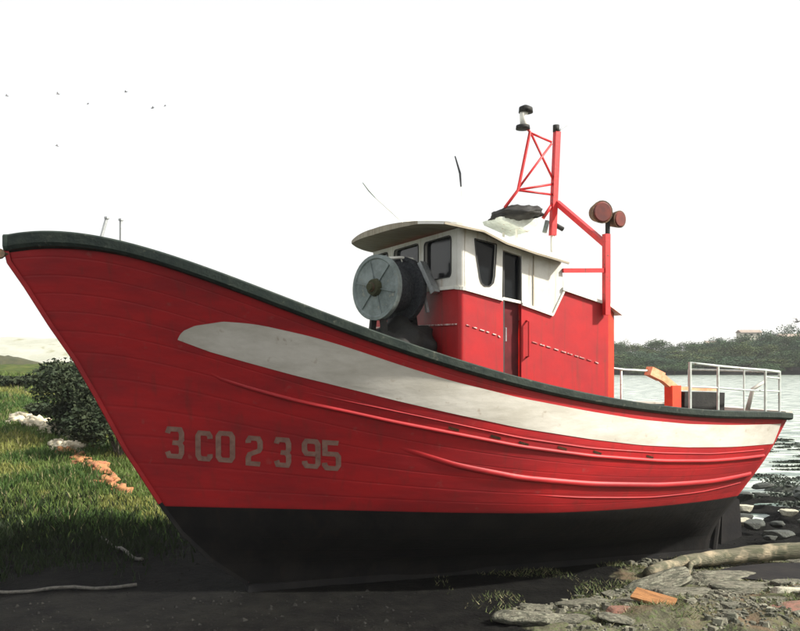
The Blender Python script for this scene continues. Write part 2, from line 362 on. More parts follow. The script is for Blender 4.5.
def section(s):
    k = [row(n, s) for n in names]; pts = []
    for i in range(len(k)-1):
        p0 = k[i-1] if i else k[0]*2-k[1]; p3 = k[i+2] if i+2 < len(k) else k[-1]
        for q in range(segs[i]): pts.append(catm(p0, k[i], k[i+1], p3, q/segs[i]))
    pts.append(k[-1]); 
    for p in pts: p.y = max(p.y, 0.0)
    return pts
STEM = [(-.055, 3.75), (-.06, 3.66), (-.03, 3.52), (.12, 3.29), (.34, 2.92), (.575, 2.56), (.78, 2.18), (1.05, 1.65), (1.385, 1.10), (1.60, .78), (1.92, .45), (2.3, .17)]
SEC = [section(s) for s in SS]
DEL = [interp(p.z, [(z_, t_) for t_, z_ in STEM[::-1]])+.02-p.x for p in SEC[0]]
for s_i, sec_ in zip(SS, SEC):
    for d_, p in zip(DEL, sec_): p.x += d_*math.exp(-s_i*22)
WLI = segs[0]+segs[1]
def build_hull():
    bm = B(); pk = bm.verts.layers.float.new('plank'); G = {}
    for side in (1, -1):
        for i, sec in enumerate(SEC):
            for j, p in enumerate(sec):
                if i == 0:
                    G[side, i, j] = G.get((1, 0, j)) or bm.verts.new((p.x, 0, p.z))
                else: G[side, i, j] = bm.verts.new((p.x, -p.y*side, p.z))
    nj = len(SEC[0])
    for side in (1, -1):
        for i in range(NS):
            for j in range(nj-1):
                q = [G[side, i, j], G[side, i+1, j], G[side, i+1, j+1], G[side, i, j+1]]
                q = [v for n_, v in enumerate(q) if v not in q[:n_]]
                if side == 1: q = q[::-1]
                bm.faces.new(q).material_index = 1 if j >= WLI else 0
    for j in range(nj-1):                                 # transom and keel bottom
        bm.faces.new((G[1, NS, j], G[1, NS, j+1], G[-1, NS, j+1], G[-1, NS, j])).material_index = 1 if j >= WLI else 0
    for i in range(1, NS): bm.faces.new((G[1, i, nj-1], G[1, i+1, nj-1], G[-1, i+1, nj-1], G[-1, i, nj-1])).material_index = 1
    bmesh.ops.recalc_face_normals(bm, faces=bm.faces[:])
    bvh = BVHTree.FromBMesh(bm)
    # inner bulwark and deck: a second skin set inboard
    prev = None
    for i, s in enumerate(SS):
        if i < 14: continue
        p = row('sheer', s); q = row('rub', s); H = []
        for side in (1, -1):
            ins = min(.08, p.y*.5)
            x0 = min(p.x, 9.18)
            dz = .62; wb = lerp(p.y, q.y, .45)
            xd = min(x0, 9.1); hh = bvh.ray_cast(Vector((xd, -5, p.z-dz)), Vector((0, 1, 0)))[0]
            hb_ = max(.01, -hh.y-.10) if hh else .01
            H.append([bm.verts.new((x0, -(p.y-ins)*side, p.z)), bm.verts.new((xd, -hb_*side, p.z-dz))])
        cur = [H[0][0], H[0][1], H[1][1], H[1][0]]
        if prev:
            for k in range(3): bm.faces.new((prev[k], prev[k+1], cur[k+1], cur[k])).material_index = 2
        prev = cur
    bm.faces.new(prev).material_index = 2
    for (sd_, i, j), v in G.items(): v[pk] = j/2.0
    for f in bm.faces:
        f.smooth = True
    return obj('hull', bm, ['hull_red', 'hull_black', 'deck'], boat), bvh
hull, BV = build_hull()
def skin(t, z, off=0.0):
    """point on the port side of the hull at (t, z), and its outward normal"""
    h, n, _, _ = BV.ray_cast(Vector((t, -5, z)), Vector((0, 1, 0)))
    if h is None:
        h, n, _, _ = BV.find_nearest(Vector((t, -.3, z)))
    if n.y > 0: n = -n
    return h+n*off, n
# stem bar
def sweep_bar(bm, pts, w, d, mi=lambda i: 0, inset=.10):
    prev = None
    for i, (t, z) in enumerate(pts):
        a = Vector((*pts[max(0, i-1)], 0)); b_ = Vector((*pts[min(len(pts)-1, i+1)], 0)); tg = (b_-a).normalized()
        nx, nz_ = tg.y, -tg.x
        if nx > 0: nx, nz_ = -nx, -nz_
        c = [bm.verts.new((t+nx*o_, s_*w*q_, z+nz_*o_)) for o_, s_, q_ in ((-inset, -1, 1.3), (d*.5, -1, .9), (d, -1, .45), (d, 1, .45), (d*.5, 1, .9), (-inset, 1, 1.3))]
        if prev:
            for k in range(5): bm.faces.new((prev[k], prev[k+1], c[k+1], c[k])).material_index = mi(i)
        else: bm.faces.new(c[::-1])
        prev = c
    bm.faces.new(prev)
    bmesh.ops.recalc_face_normals(bm, faces=bm.faces[:]); return bm
bm = sweep_bar(B(), STEM, .022, .012, lambda i: 1 if i >= 9 else 0, .032)
obj('stem', bm, ['red', 'black'], boat)
# keel shoe and stern post with rudder, in the dark under the boat
bm = B(); bar(bm, (2.3, 0, .13), (8.75, 0, -.07), .13, .09); obj('keel', bm, 'black', boat)
bm = B()
tube(bm, [(8.95, 0, .95), (8.86, 0, .3), (8.8, 0, -.05)], .05)
obj('rudder_stock', bm, 'black', boat)
bm = B()
panel(bm, [(8.95, .75), (9.25, .62), (9.3, .1), (8.92, .02)], [], lambda a, b: Vector((a, -.03, b)), (0, -1, 0), .06)
obj('rudder', bm, 'black', boat)
# painted stripe laid on the planking
TOP = [(1.487, 2.787), (1.505, 2.832), (1.535, 2.866), (1.627, 2.912), (1.867, 2.951), (2.146, 2.929), (2.674, 2.802), (3.008, 2.697), (3.491, 2.531), (4.0, 2.375), (4.767, 2.190), (5.631, 2.030), (6.331, 1.921), (7.084, 1.842), (7.941, 1.791), (8.847, 1.755), (9.25, 1.742)]
BOT = [(1.487, 2.777), (1.772, 2.662), (2.083, 2.565), (2.524, 2.434), (3.041, 2.298), (3.532, 2.168), (4.034, 2.047), (4.791, 1.878), (5.647, 1.734), (6.35, 1.638), (7.121, 1.570), (8.029, 1.517), (9.25, 1.468)]
def smooth_table(T):
    return lambda x: sum(interp(x+d, T) for d in (-.12, -.06, 0, .06, .12))/5
def stripe():
    bm = B(); prev = None; n = 240; f1, f2 = smooth_table(TOP), smooth_table(BOT)
    for k in range(n+1):
        t = lerp(1.487, 9.16, (k/n)**1.15)
        a, b = (interp(t, TOP), interp(t, BOT)) if t < 2 else (f1(t), f2(t))
        col = []
        for j in range(9):
            z = lerp(b, a, j/8); h, nn = skin(min(t, 9.13), z, .006); col.append(bm.verts.new(h))
        if prev:
            for j in range(8): bm.faces.new((prev[j], col[j], col[j+1], prev[j+1]))
        prev = col
    bmesh.ops.remove_doubles(bm, verts=bm.verts[:], dist=.0005)
    return bm
obj('painted_stripe', stripe(), 'stripe', hull, True)
# rubbing strakes
def strake(tab, r0, grow, hgt):
    bm = B(); prev = None; n = 170; f = smooth_table(tab); t0, t1 = tab[0][0], tab[-1][0]
    for k in range(n+1):
        t = lerp(t0, t1, k/n); z = f(t) if k > 6 else lerp(tab[0][1], f(t), k/6.0); r = r0*sstep(0, grow, (k/n))+.002
        h, nn = skin(t, z); up = Vector((0, 0, 1)); up = (up-nn*up.dot(nn)).normalized()
        ring = [bm.verts.new(h+up*hgt*a+nn*(r*b-.004)) for a, b in ((1, 0), (.8, .55), (.35, .95), (-.2, 1), (-.7, .75), (-1, 0))]
        if prev:
            for j in range(5): bm.faces.new((prev[j], prev[j+1], ring[j+1], ring[j]))
        prev = ring
    bmesh.ops.recalc_face_normals(bm, faces=bm.faces[:])
    return bm
RUB1 = [(1.627, 2.482), (2.103, 2.314), (2.583, 2.175), (3.066, 2.064), (3.536, 1.951), (4.055, 1.842), (4.809, 1.684), (5.657, 1.552), (6.677, 1.439), (7.597, 1.372), (9.0, 1.316)]
RUB2 = [(3.3, 1.79), (3.591, 1.691), (4.182, 1.492), (4.87, 1.343), (5.738, 1.232), (6.81, 1.14), (7.806, 1.09), (8.86, 1.071)]
obj('rubbing_strake', strake(RUB1, .024, .12, .024), 'red', hull, True)
obj('rubbing_strake', strake(RUB2, .028, .3, .036), 'red', hull, True)
# worn planking seams between the strakes, thin raised battens
SE = [(2.2, 2.36), (3.0, 2.18), (4.05, 1.945), (4.8, 1.775), (5.657, 1.635), (6.677, 1.53), (7.6, 1.46), (8.9, 1.41)]
obj('plank_edge', strake(SE, .010, .2, .010), 'red', hull, True)
SE2 = [(4.6, 1.20), (5.6, 1.09), (6.7, 1.00), (7.7, .965), (8.7, .965)]
obj('plank_edge', strake(SE2, .009, .3, .010), 'red', hull, True)
for t_, z_ in [(4.086, 1.883), (4.529, 1.79), (4.842, 1.715), (5.294, 1.65), (5.747, 1.583), (6.505, 1.495)]:
    bm = B(); c = [skin(t_+a, z_-a*.30+b, .004)[0] for a, b in ((-.055, -.012), (.055, -.012), (.055, .014), (-.055, .014))]
    bm.faces.new([bm.verts.new(p) for p in c]); bmesh.ops.solidify(bm, geom=bm.faces[:], thickness=.004); obj('scupper', bm, 'rust', hull)
# registration on the bow
GL = {'3': [[(0, .84), (.12, 1), (.88, 1), (1, .86), (1, .62), (.84, .5), (1, .38), (1, .14), (.88, 0), (.12, 0), (0, .16)], [(.35, .5), (.76, .5)]],
      'C': [[(1, .80), (1, .9), (.85, 1), (.15, 1), (0, .88), (0, .12), (.15, 0), (.85, 0), (1, .1), (1, .2)]],
      '0': [[(.5, 1), (.15, 1), (0, .88), (0, .12), (.15, 0), (.85, 0), (1, .12), (1, .88), (.85, 1), (.5, 1)]],
      '2': [[(0, .80), (0, .88), (.15, 1), (.85, 1), (1, .86), (1, .62), (.88, .52), (.12, .36), (0, .24), (0, 0), (1, 0)]],
      '9': [[(1, .5), (.15, .5), (0, .62), (0, .88), (.15, 1), (.85, 1), (1, .88), (1, .12), (.85, 0), (.15, 0), (0, .12), (0, .2)]],
      '5': [[(1, 1), (.03, 1), (.03, .56), (.85, .56), (1, .46), (1, .12), (.85, 0), (.15, 0), (0, .12), (0, .2)]]}
CH = [('3', 1.435, 1.565, 1.89, 1.61, .012), ('C', 1.715, 1.825, 1.85, 1.585, .016), ('0', 1.90, 2.03, 1.848, 1.572, .018), ('2', 2.175, 2.285, 1.80, 1.535, .02),
      ('3', 2.432, 2.545, 1.785, 1.522, .024), ('9', 2.69, 2.815, 1.77, 1.51, .027), ('5', 2.875, 3.005, 1.755, 1.488, .03)]
def glyph(ch, t0, t1, zt, zb, lean):
    bm = B(); w = .0245
    for pl in GL[ch]:
        q = [Vector((lerp(t0, t1, x)+lean*(1-y), lerp(zb, zt, y)-.01*x, 0)) for x, y in pl]
        d = []
        for a, b in zip(q, q[1:]):
            n = max(1, int((b-a).length/.02)); d += [a.lerp(b, k/n) for k in range(n)]
        d.append(q[-1]); prev = None
        for i, p in enumerate(d):
            a = (p-d[i-1]).normalized() if i else None; b = (d[i+1]-p).normalized() if i < len(d)-1 else None
            na = Vector((-a.y, a.x, 0)) if a else None; nb = Vector((-b.y, b.x, 0)) if b else None
            if na and nb:
                m_ = (na+nb).normalized(); m_ = m_/max(.6, m_.dot(na))
            else: m_ = na or nb
            cr = []
            for s_ in (-1, 0, 1):
                c = p+m_*w*s_; h, nn = skin(c.x, c.y, .006); cr.append(bm.verts.new(h))
            if prev:
                for k in range(2): bm.faces.new((prev[k], cr[k], cr[k+1], prev[k+1]))
            prev = cr
    bmesh.ops.recalc_face_normals(bm, faces=bm.faces[:]); return bm
for c in CH: obj('registration_character', glyph(*c), 'letter', hull)

# gunwale: dark rail all the way round
def gunwale():
    bm = B(); path = []
    for s in [((k/140))**1.3 for k in range(141)]: path.append((row('sheer', s), 1))
    prof = [(-.11, -.01), (-.11, .045), (-.09, .06), (.04, .06), (.055, .045), (.055, -.035), (.04, -.06), (.0, -.075)]
    for side in (1, -1):
        prev = None
        for i, (p, _) in enumerate(path):
            a, b = path[max(0, i-1)][0], path[min(140, i+1)][0]; tg = Vector((b.x-a.x, b.y-a.y)).normalized(); nn = Vector((-tg.y, tg.x))
            if i == 0: nn = Vector((-.5, .87))
            ring = []
            for o_, z in prof:
                bb = p.y+nn.y*o_; k = 1.0+.5*sstep(1.2, 0, p.x)
                ring.append(bm.verts.new((p.x+nn.x*o_-(.03 if i == 0 and o_ > 0 else 0), -max(.0, bb)*side, p.z+(z*k if z < 0 else z)*(1-.28*sstep(1, 7, p.x)))))
            if prev:
                for j in range(len(prof)): bm.faces.new((prev[j], prev[(j+1) % 8], ring[(j+1) % 8], ring[j]))
            prev = ring
        if side == 1: keep = prev
        bm.faces.new(prev)
    bmesh.ops.remove_doubles(bm, verts=bm.verts[:], dist=.0004)
    bmesh.ops.recalc_face_normals(bm, faces=bm.faces[:]); return bm
obj('gunwale', gunwale(), 'cap', boat, False)
pe = row('sheer', 1)
bm = B(); bar(bm, (9.25, -pe.y-.03, pe.z+.012), (9.25, pe.y+.03, pe.z+.012), .12, .11); obj('transom_rail', bevel(bm, .015), 'stripe', boat)
# bow fairlead under the rail end
bm = B()
tube(bm, [(-.10, -.055, 3.60), (-.10, .055, 3.60)], [.045, .045], 12); tube(bm, [(-.02, 0, 3.6), (-.13, 0, 3.6)], .028, 8)
obj('bow_roller', bm, 'rust', boat, False)
for (t0, z0, t1, z1) in ((.76, 3.62, .85, 3.965), (.982, 3.6, .982, 3.955)):
    bm = B(); tube(bm, [P(t0, .3, z0), P(t1, .3, z1)], .016, 8); tube(bm, [P(t1, .3, z1-.012), P(t1, .3, z1+.008)], .024, 8)
    obj('bow_post', bm, 'steel', boat)

# ------------------------------------------------------------------ wheelhouse
WB = 1.2
T0 = 4.24
ROOF = [(3.85, 4.00), (4.2, 3.955), (4.45, 3.925), (4.72, 3.815), (5.08, 3.727), (5.42, 3.658), (5.6, 3.62)]
SILL = [(4.24, 3.325), (4.76, 3.221), (5.06, 3.165), (5.373, 3.068)]
def zr(t): return interp(t, ROOF)
def zs(t): return interp(t, SILL)
sideP = lambda t, z: P(t, WB, z)
sideS = lambda t, z: P(t, -WB+.04, z)
zf = 1.55
house = obj('wheelhouse', panel(B(), [(T0+.05, zf), (T0+.05, 3.32), (5.373, 3.068), (5.535, 3.345), (6.36, 3.13), (6.36, zf)], [], sideS, (0, 1, 0), .045), 'cabin_red', boat)
obj('side_wall', panel(B(), [(T0+.05, zf), (T0+.05, zs(T0)), (4.76, zs(4.76)), (4.765, zf)], [], sideP, (0, -1, 0), .045), 'cabin_red', house)
obj('side_wall', panel(B(), [(4.985, zf), (4.985, zs(4.985)), (5.373, 3.068), (5.535, 3.345), (6.12, 3.20), (6.12, zf)], [], sideP, (0, -1, 0), .045), 'cabin_red', house)
bm = B()
frontM = lambda b, z: P(T0, b, z)
panel(bm, [(-WB, zf), (WB-.05, zf), (WB-.05, 3.335), (-WB, 3.40)], [], frontM, (-1, 0, 0), .045)
# rounded corner post, port side
for a0, z0, z1, k in ((0, zf, 3.328, 0),):
    prev = None
    for k in range(7):
        a = R(90*k/6); c = (T0+.05-.05*math.cos(a), WB-.05+.05*math.sin(a)); cur = (bm.verts.new(P(c[0], c[1], zf)), bm.verts.new(P(c[0], c[1], 3.328)))
        if prev: bm.faces.new((prev[0], cur[0], cur[1], prev[1]))
        prev = cur
obj('front_wall', bm, 'cabin_red', house)
bm = B()                                                  # aft chamfer and aft wall
for (ta, ba, za), (tb, bb, zb) in (((6.12, WB, 3.20), (6.37, .98, 3.135)), ((6.37, .98, 3.135), (6.37, -WB, 3.135))):
    v = [bm.verts.new(P(ta, ba, zf)), bm.verts.new(P(tb, bb, zf)), bm.verts.new(P(tb, bb, zb)), bm.verts.new(P(ta, ba, za))]; bm.faces.new(v)
bmesh.ops.solidify(bm, geom=bm.faces[:], thickness=.03)
obj('aft_wall', bm, 'orange', house)
# raised aft casing lid, white edge
bm = B()
panel(bm, [(0, 0)], [], lambda a, b: P(0, 0, 0), (0, 0, 1), 0) if False else None
out_ = [(5.50, WB+.03), (6.13, WB+.03), (6.46, 1.02), (6.46, -WB-.03), (5.50, -WB-.03)]
vt = [bm.verts.new(P(t, b, 3.362-.255*(t-5.5)+.012)) for t, b in out_]; vb = [bm.verts.new(P(t, b, 3.362-.255*(t-5.5)-.022)) for t, b in out_]
bm.faces.new(vt); bm.faces.new(vb[::-1])
for k in range(5): bm.faces.new((vt[k], vb[k], vb[(k+1) % 5], vt[(k+1) % 5]))
bmesh.ops.recalc_face_normals(bm, faces=bm.faces[:])
obj('casing_lid', bm, 'white', house)
# white upper walls with real openings
winS = [(4.415, 3.845), (4.675, 3.80), (4.672, 3.72), (4.655, 3.46), (4.638, 3.39), (4.60, 3.355), (4.53, 3.355), (4.495, 3.385), (4.475, 3.44), (4.43, 3.70)]
frame_white = B()
panel(frame_white, [(T0+.06, zs(T0+.06)), (4.745, zs(4.745)), (4.755, zr(4.755)), (4.45, zr(4.45)), (T0+.06, zr(T0+.06))], [winS], lambda t, z: P(t, WB+.004, z), (0, -1, 0), .05)
panel(frame_white, [(4.99, zs(4.99)), (5.373, 3.068), (5.525, 3.352), (5.49, zr(5.49)), (4.985, zr(4.985))], [], lambda t, z: P(t, WB+.004, z), (0, -1, 0), .05)
obj('side_wall', frame_white, 'wall_white', house)
bm = B(); panel(bm, [(4.755, zr(4.755)-.001), (4.985, zr(4.985)-.001), (4.985, zr(4.985)-.06), (4.755, zr(4.755)-.06)], [], lambda t, z: P(t, WB+.002, z), (0, -1, 0), .05)
obj('door_lintel', bm, 'white', house)
bm = B(); bar(bm, P(5.13, WB+.007, 3.16), P(5.13, WB+.007, 3.70), .012, .012); obj('wall_seam', bm, 'tan', house)
fw = [rr(.36, 1.02, 3.46, 3.895, .05), rr(-.50, .20, 3.47, 3.91, .05), rr(-1.12, -.70, 3.48, 3.915, .05)]
bm = B()
panel(bm, [(-WB, 3.40), (WB-.06, 3.335), (WB-.06, 3.95), (-WB, 3.97)], fw, lambda b, z: P(T0-.004, b, z), (-1, 0, 0), .05)
prev = None
for k in range(7):
    a = R(90*k/6); c = (T0+.056-.06*math.cos(a), WB-.056+.06*math.sin(a)); cur = (bm.verts.new(P(c[0], c[1], 3.325)), bm.verts.new(P(c[0], c[1], 3.95)))
    if prev: bm.faces.new((prev[0], cur[0], cur[1], prev[1]))
    prev = cur
obj('front_wall', bm, 'wall_white', house)
bm = B(); panel(bm, [(T0, 3.32), (5.37, 3.07), (5.53, 3.36), (5.49, 3.64), (4.7, 3.82), (T0, 3.93)], [], lambda t, z: P(t, -WB-.004, z), (0, 1, 0), .05)
obj('side_wall', bm, 'white', house)
bm = B(); v = [bm.verts.new(P(5.50, b, z)) for b, z in ((WB-.05, 3.33), (-WB+.05, 3.33), (-WB+.05, 3.66), (WB-.05, 3.66))]; bm.faces.new(v); bmesh.ops.solidify(bm, geom=bm.faces[:], thickness=.03)
obj('rear_wall', bm, 'white', house)
# glazing
def pane(name, pts, mp, n, off=.03):
    f = obj('window', (lambda b_: (panel(b_, pts, [], lambda a, z: mp(a, z)-Vector(n)*off, n, .008), b_)[1])(B()), 'glass', house)
    return f
pane('w', [(4.38, 3.33), (4.7, 3.33), (4.7, 3.86), (4.38, 3.88)], lambda t, z: P(t, WB, z), (0, -1, 0))
for l in fw:
    xs = [p[0] for p in l]; ys = [p[1] for p in l]
    pane('w', [(min(xs)-.02, min(ys)-.02), (max(xs)+.02, min(ys)-.02), (max(xs)+.02, max(ys)+.02), (min(xs)-.02, max(ys)+.02)], lambda b, z: P(T0, b, z), (-1, 0, 0))
for loop, mp_ in [(winS, lambda a, z: P(a, WB+.006, z))]+[(l, lambda a, z: P(T0-.008, a, z)) for l in fw]:
    bm = B(); q_ = [mp_(*p) for p in loop]
    for a, b in zip(q_, q_[1:]+q_[:1]): bar(bm, a, b, .010, .010)
    obj('window_seal', bm, 'seal', house)
# sill moulding, white, all round the front and side
bm = B()
pts = [P(T0-.012, -WB-.01, 3.405), P(T0-.012, WB-.07, 3.338)]
for k in range(5):
    a = R(90*k/4); pts.append(P(T0+.06-.072*math.cos(a), WB-.06+.072*math.sin(a), lerp(3.333, 3.318, k/4)))
pts += [P(4.75, WB+.012, zs(4.75)-.004)]
for a, b in zip(pts, pts[1:]): bar(bm, a, b, .022, .035)
bar(bm, P(4.99, WB+.012, zs(4.99)), P(5.378, WB+.012, 3.068), .022, .03); bar(bm, P(5.375, WB+.012, 3.07), P(5.53, WB+.012, 3.35), .02, .02)
obj('sill_moulding', bm, 'white', house)
# dashed trim line
bm = B()
bar(bm, P(T0-.01, -WB, 2.99), P(T0-.01, WB-.05, 2.952), .012, .016)
obj('trim_strip', bm, 'trim_dash', house)
random.seed(3)
for (ta, za, tb, zb) in ((4.32, 2.945, 4.72, 2.83), (5.12, 2.775, 5.98, 2.545)):
    t = ta
    while t < tb:
        bm = B(); l = random.uniform(.03, .07); z = lerp(za, zb, (t-ta)/(tb-ta)); bar(bm, P(t, WB+.004, z), P(min(t+l, tb), WB+.004, z-l*.27), .01, .010); t += l+random.uniform(.02, .05)
        obj('trim_dash', bm, 'trim_dash', house)
# door: glazed upper half, red lower leaf set back
door = obj('door', panel(B(), [(4.765, zf), (4.985, zf), (4.985, 3.19), (4.765, 3.22)], [], lambda t, z: P(t, WB-.06, z), (0, -1, 0), .03), 'door_red', boat)
bm = B(); panel(bm, [(4.765, 3.24), (4.985, 3.21), (4.985, 3.70), (4.765, 3.76)], [], lambda t, z: P(t, WB-.06, z), (0, -1, 0), .02); obj('window', bm, 'glass', door)
bm = B(); bar(bm, P(4.765, WB-.06, 3.232), P(4.985, WB-.06, 3.196), .11, .03); obj('door_sill', bm, 'white', house)
bm = B()
bar(bm, P(4.775, WB-.03, zf), P(4.775, WB-.03, 3.72), .04, .018); obj('door_frame', bm, 'seal', door)
bm = B(); bar(bm, P(4.977, WB-.03, 3.2), P(4.977, WB-.03, 3.68), .04, .014)
obj('door_frame', bm, 'seal', door)
obj('handle', tube(B(), [P(4.80, WB-.055, 2.92), P(4.80, WB-.01, 2.92), P(4.80, WB-.01, 2.78), P(4.80, WB-.055, 2.78)], .008, 6), 'steel', door)
obj('grab_rail', tube(B(), [P(5.05, WB, 3.0), P(5.05, WB+.045, 2.99), P(5.05, WB+.045, 2.62), P(5.05, WB, 2.61)], .011, 7), 'cabin_red', house)
# roof with cambered top, tan underside and overhanging visor
bm = B(); NT, NB = 26, 20; top = {}; bot = {}
RT0, RT1, RB = 3.86, 5.50, 1.33
for i in range(NT+1):
    t = lerp(RT0, RT1, (i/NT)**1.3)
    d = t-RT0; hw = RB-.34*(1-min(1, d/.45))**2.2
    for j in range(NB+1):
        u = -1+2*j/NB; b = hw*u; e = zr(t)+.0*u
        # front edge bows forward at the middle
        tt = t-(.10*(1-u*u) if i == 0 else .10*(1-u*u)*(1-i/NT)**3)
        cam_ = .20*(1-u*u)*sstep(0, .5, d)+.05*(1-u*u)
        e2 = e + (.05*(-u)*.8 if True else 0)*(1 if u < 0 else 0)
        top[i, j] = bm.verts.new(P(tt, b, e2+cam_+.028)); bot[i, j] = bm.verts.new(P(tt, b, e2+cam_*.25-.005))
for i in range(NT):
    for j in range(NB):
        bm.faces.new((top[i, j], top[i+1, j], top[i+1, j+1], top[i, j+1])).smooth = True
        f = bm.faces.new((bot[i, j], bot[i, j+1], bot[i+1, j+1], bot[i+1, j])); f.material_index = 1
for j in range(NB):
    bm.faces.new((top[0, j], top[0, j+1], bot[0, j+1], bot[0, j])).material_index = 1; bm.faces.new((top[NT, j+1], top[NT, j], bot[NT, j], bot[NT, j+1]))
for i in range(NT):
    bm.faces.new((top[i+1, 0], top[i, 0], bot[i, 0], bot[i+1, 0])); bm.faces.new((top[i, NB], top[i+1, NB], bot[i+1, NB], bot[i, NB]))
bmesh.ops.recalc_face_normals(bm, faces=bm.faces[:])
obj('roof', bm, ['white', 'tan'], house)
bm = B(); prev = None
for t in (4.0, 4.2, 4.45, 4.72, 5.08, 5.42, 5.5):
    p = P(t, RB+.002, zr(t)-.018)
    if prev: bar(bm, prev, p, .018, .022)
    prev = p
obj('roof_gutter', bm, 'tan', house)

# ------------------------------------------------------------------ masts, lamps, bundle on the roof
MB = .4
mast = obj('mast', bevel(bar(B(), P(5.915, MB, 4.07), P(5.978, MB, 5.32), .068, .068), .008), 'mast_red', boat)
def mt(name, pts, r, m='mast_red', n=8, parent=None):
    return obj(name, tube(B(), pts, r, n), m, parent or mast, True)
mt('mast_cap', [P(5.965, MB, 5.32), P(5.965, MB, 5.40)], .04, 'rubber')
mt('mast_aerial', [P(6.0, MB, 5.30), P(6.03, MB, 5.36), P(6.12, MB, 5.42)], .009, 'steel')
mt('tower_leg', [P(5.545, MB, 5.33), P(5.598, MB, 5.278), P(5.433, MB, 4.578), P(5.255, MB, 4.36)], .019)
for a, b in (((5.60, 5.27), (5.90, 5.19)), ((5.62, 5.25), (5.935, 4.72)), ((5.90, 5.17), (5.44, 4.60)), ((5.43, 4.58), (5.93, 4.69)), ((5.43, 4.575), (5.915, 4.56))):
    mt('brace', [P(a[0], MB, a[1]), P(b[0], MB, b[1])], .014)
mt('mast_foot', [P(5.93, MB, 4.47), P(5.78, MB, 4.27)], .022)
mt('mast_foot', [P(5.84, MB, 4.24), P(5.80, MB, 4.10)], .028, 'reel')
mt('mast_foot', [P(5.95, MB, 4.2), P(6.06, MB, 4.155)], .03, 'rubber')
mt('mast_pedestal', [P(5.915, MB, 3.22), P(5.915, MB, 4.075)], [.03, .026], 'white')
lamp = mt('mast_lamp', [P(5.545, MB, 5.33), P(5.52, MB, 5.36), P(5.51, MB, 5.52)], [.03, .052, .048], 'white', 12)
mt('lamp_base', [P(5.50, MB, 5.30), P(5.50, MB, 5.345)], [.085, .08], 'rubber', 12)
mt('lamp_cap', [P(5.54, MB, 5.50), P(5.54, MB, 5.56), P(5.545, MB, 5.585)], [.085, .08, .03], 'rubber', 12)
# aft post with diagonal and floodlights
post = obj('light_post', bevel(bar(B(), P(6.052, 1.255, 3.08), P(6.052, 1.255, 3.98), .066, .066), .008), 'mast_red', boat)
obj('post_brace', bar(B(), P(5.975, MB, 4.47), P(6.05, 1.255, 3.86), .06, .06), 'mast_red', post)
obj('post_brace', bar(B(), P(5.50, 1.215, 3.555), P(6.03, 1.255, 3.575), .045, .045), 'mast_red', post)
obj('lamp_bracket', tube(B(), [P(6.07, 1.255, 3.97), P(6.07, 1.255, 4.16)], .026, 8), 'rubber', post)
def flood(t, z, r, m2, dx):
    c = P(t, 1.27, z); d = Vector((-.12+dx, -1, -.05)).normalized(); bm = B()
    tube(bm, [c-d*.12, c-d*.10, c+d*.02, c+d*.04], [r*.45, r*.75, r, r*1.02], 20)
    f = obj('floodlight', bm, 'rust', post, False)
    bm = B(); tube(bm, [c+d*.041, c+d*.052], [r*.9, r*.8], 20); obj('lamp_glass', bm, m2, post)
flood(5.965, 4.215, .125, 'lampface', 0); flood(6.19, 4.15, .095, 'orange' if False else 'lampface', .3)

# dark bundle in a pale tray
bm = B(); y0, y1 = .05, .50
prof = [(5.14, 4.235), (5.17, 4.19), (5.52, 4.075), (5.70, 4.21), (5.73, 4.25)]
vs = [[bm.verts.new(P(t, b, z)) for t, z in prof] for b in (y0, y1)]
bm.faces.new(vs[0]); bm.faces.new(vs[1][::-1])
for k in range(5): bm.faces.new((vs[0][k], vs[0][(k+1) % 5], vs[1][(k+1) % 5], vs[1][k]))
bmesh.ops.recalc_face_normals(bm, faces=bm.faces[:])
tray = obj('raft_tray', bevel(bm, .02), 'railm', boat)
bm = B(); bmesh.ops.create_icosphere(bm, subdivisions=4, radius=1)
for v in bm.verts:
    p = v.co.copy(); k = 1+.16*noise.noise(p*2.4)+.10*noise.noise(p*6)
    v.co = Vector((5.445+p.x*.31*k, -.34+p.y*.30*k, 4.285+.035*p.x+(p.z*.115 if p.z > 0 else p.z*.085)*k*(1+.25*noise.noise(p*4+Vector((3, 1, 0))))))
obj('black_cover', bm, 'rubber', tray, True)
for t, b in ((5.40, .42), (5.40, .12)):
    obj('tray_leg', tube(B(), [P(t, b, 3.72), P(t, b, 4.18)], .014, 6), 'white', tray)
# whip aerials: sky glare put into the colour, white below a darker tip
ae = obj('whip_aerial', tube(B(), [P(4.62, .7, 3.85), P(4.60, .62, 4.2), P(4.572, .6, 4.51)], [.006, .005, .004], 6), 'white', boat)
obj('aerial_tip', tube(B(), [P(4.572, .6, 4.51), P(4.56, .6, 4.66), P(4.497, .6, 4.845)], [.009, .013, .007], 6), 'net', ae)
ae = obj('whip_aerial', tube(B(), [P(3.95, .6, 4.0), P(3.545, .6, 4.31)], [.006, .004], 6), 'white', boat)
obj('aerial_tip', tube(B(), [P(3.545, .6, 4.31), P(3.47, .6, 4.38), P(3.40, .6, 4.46)], [.006, .010, .006], 6), 'railm', ae)

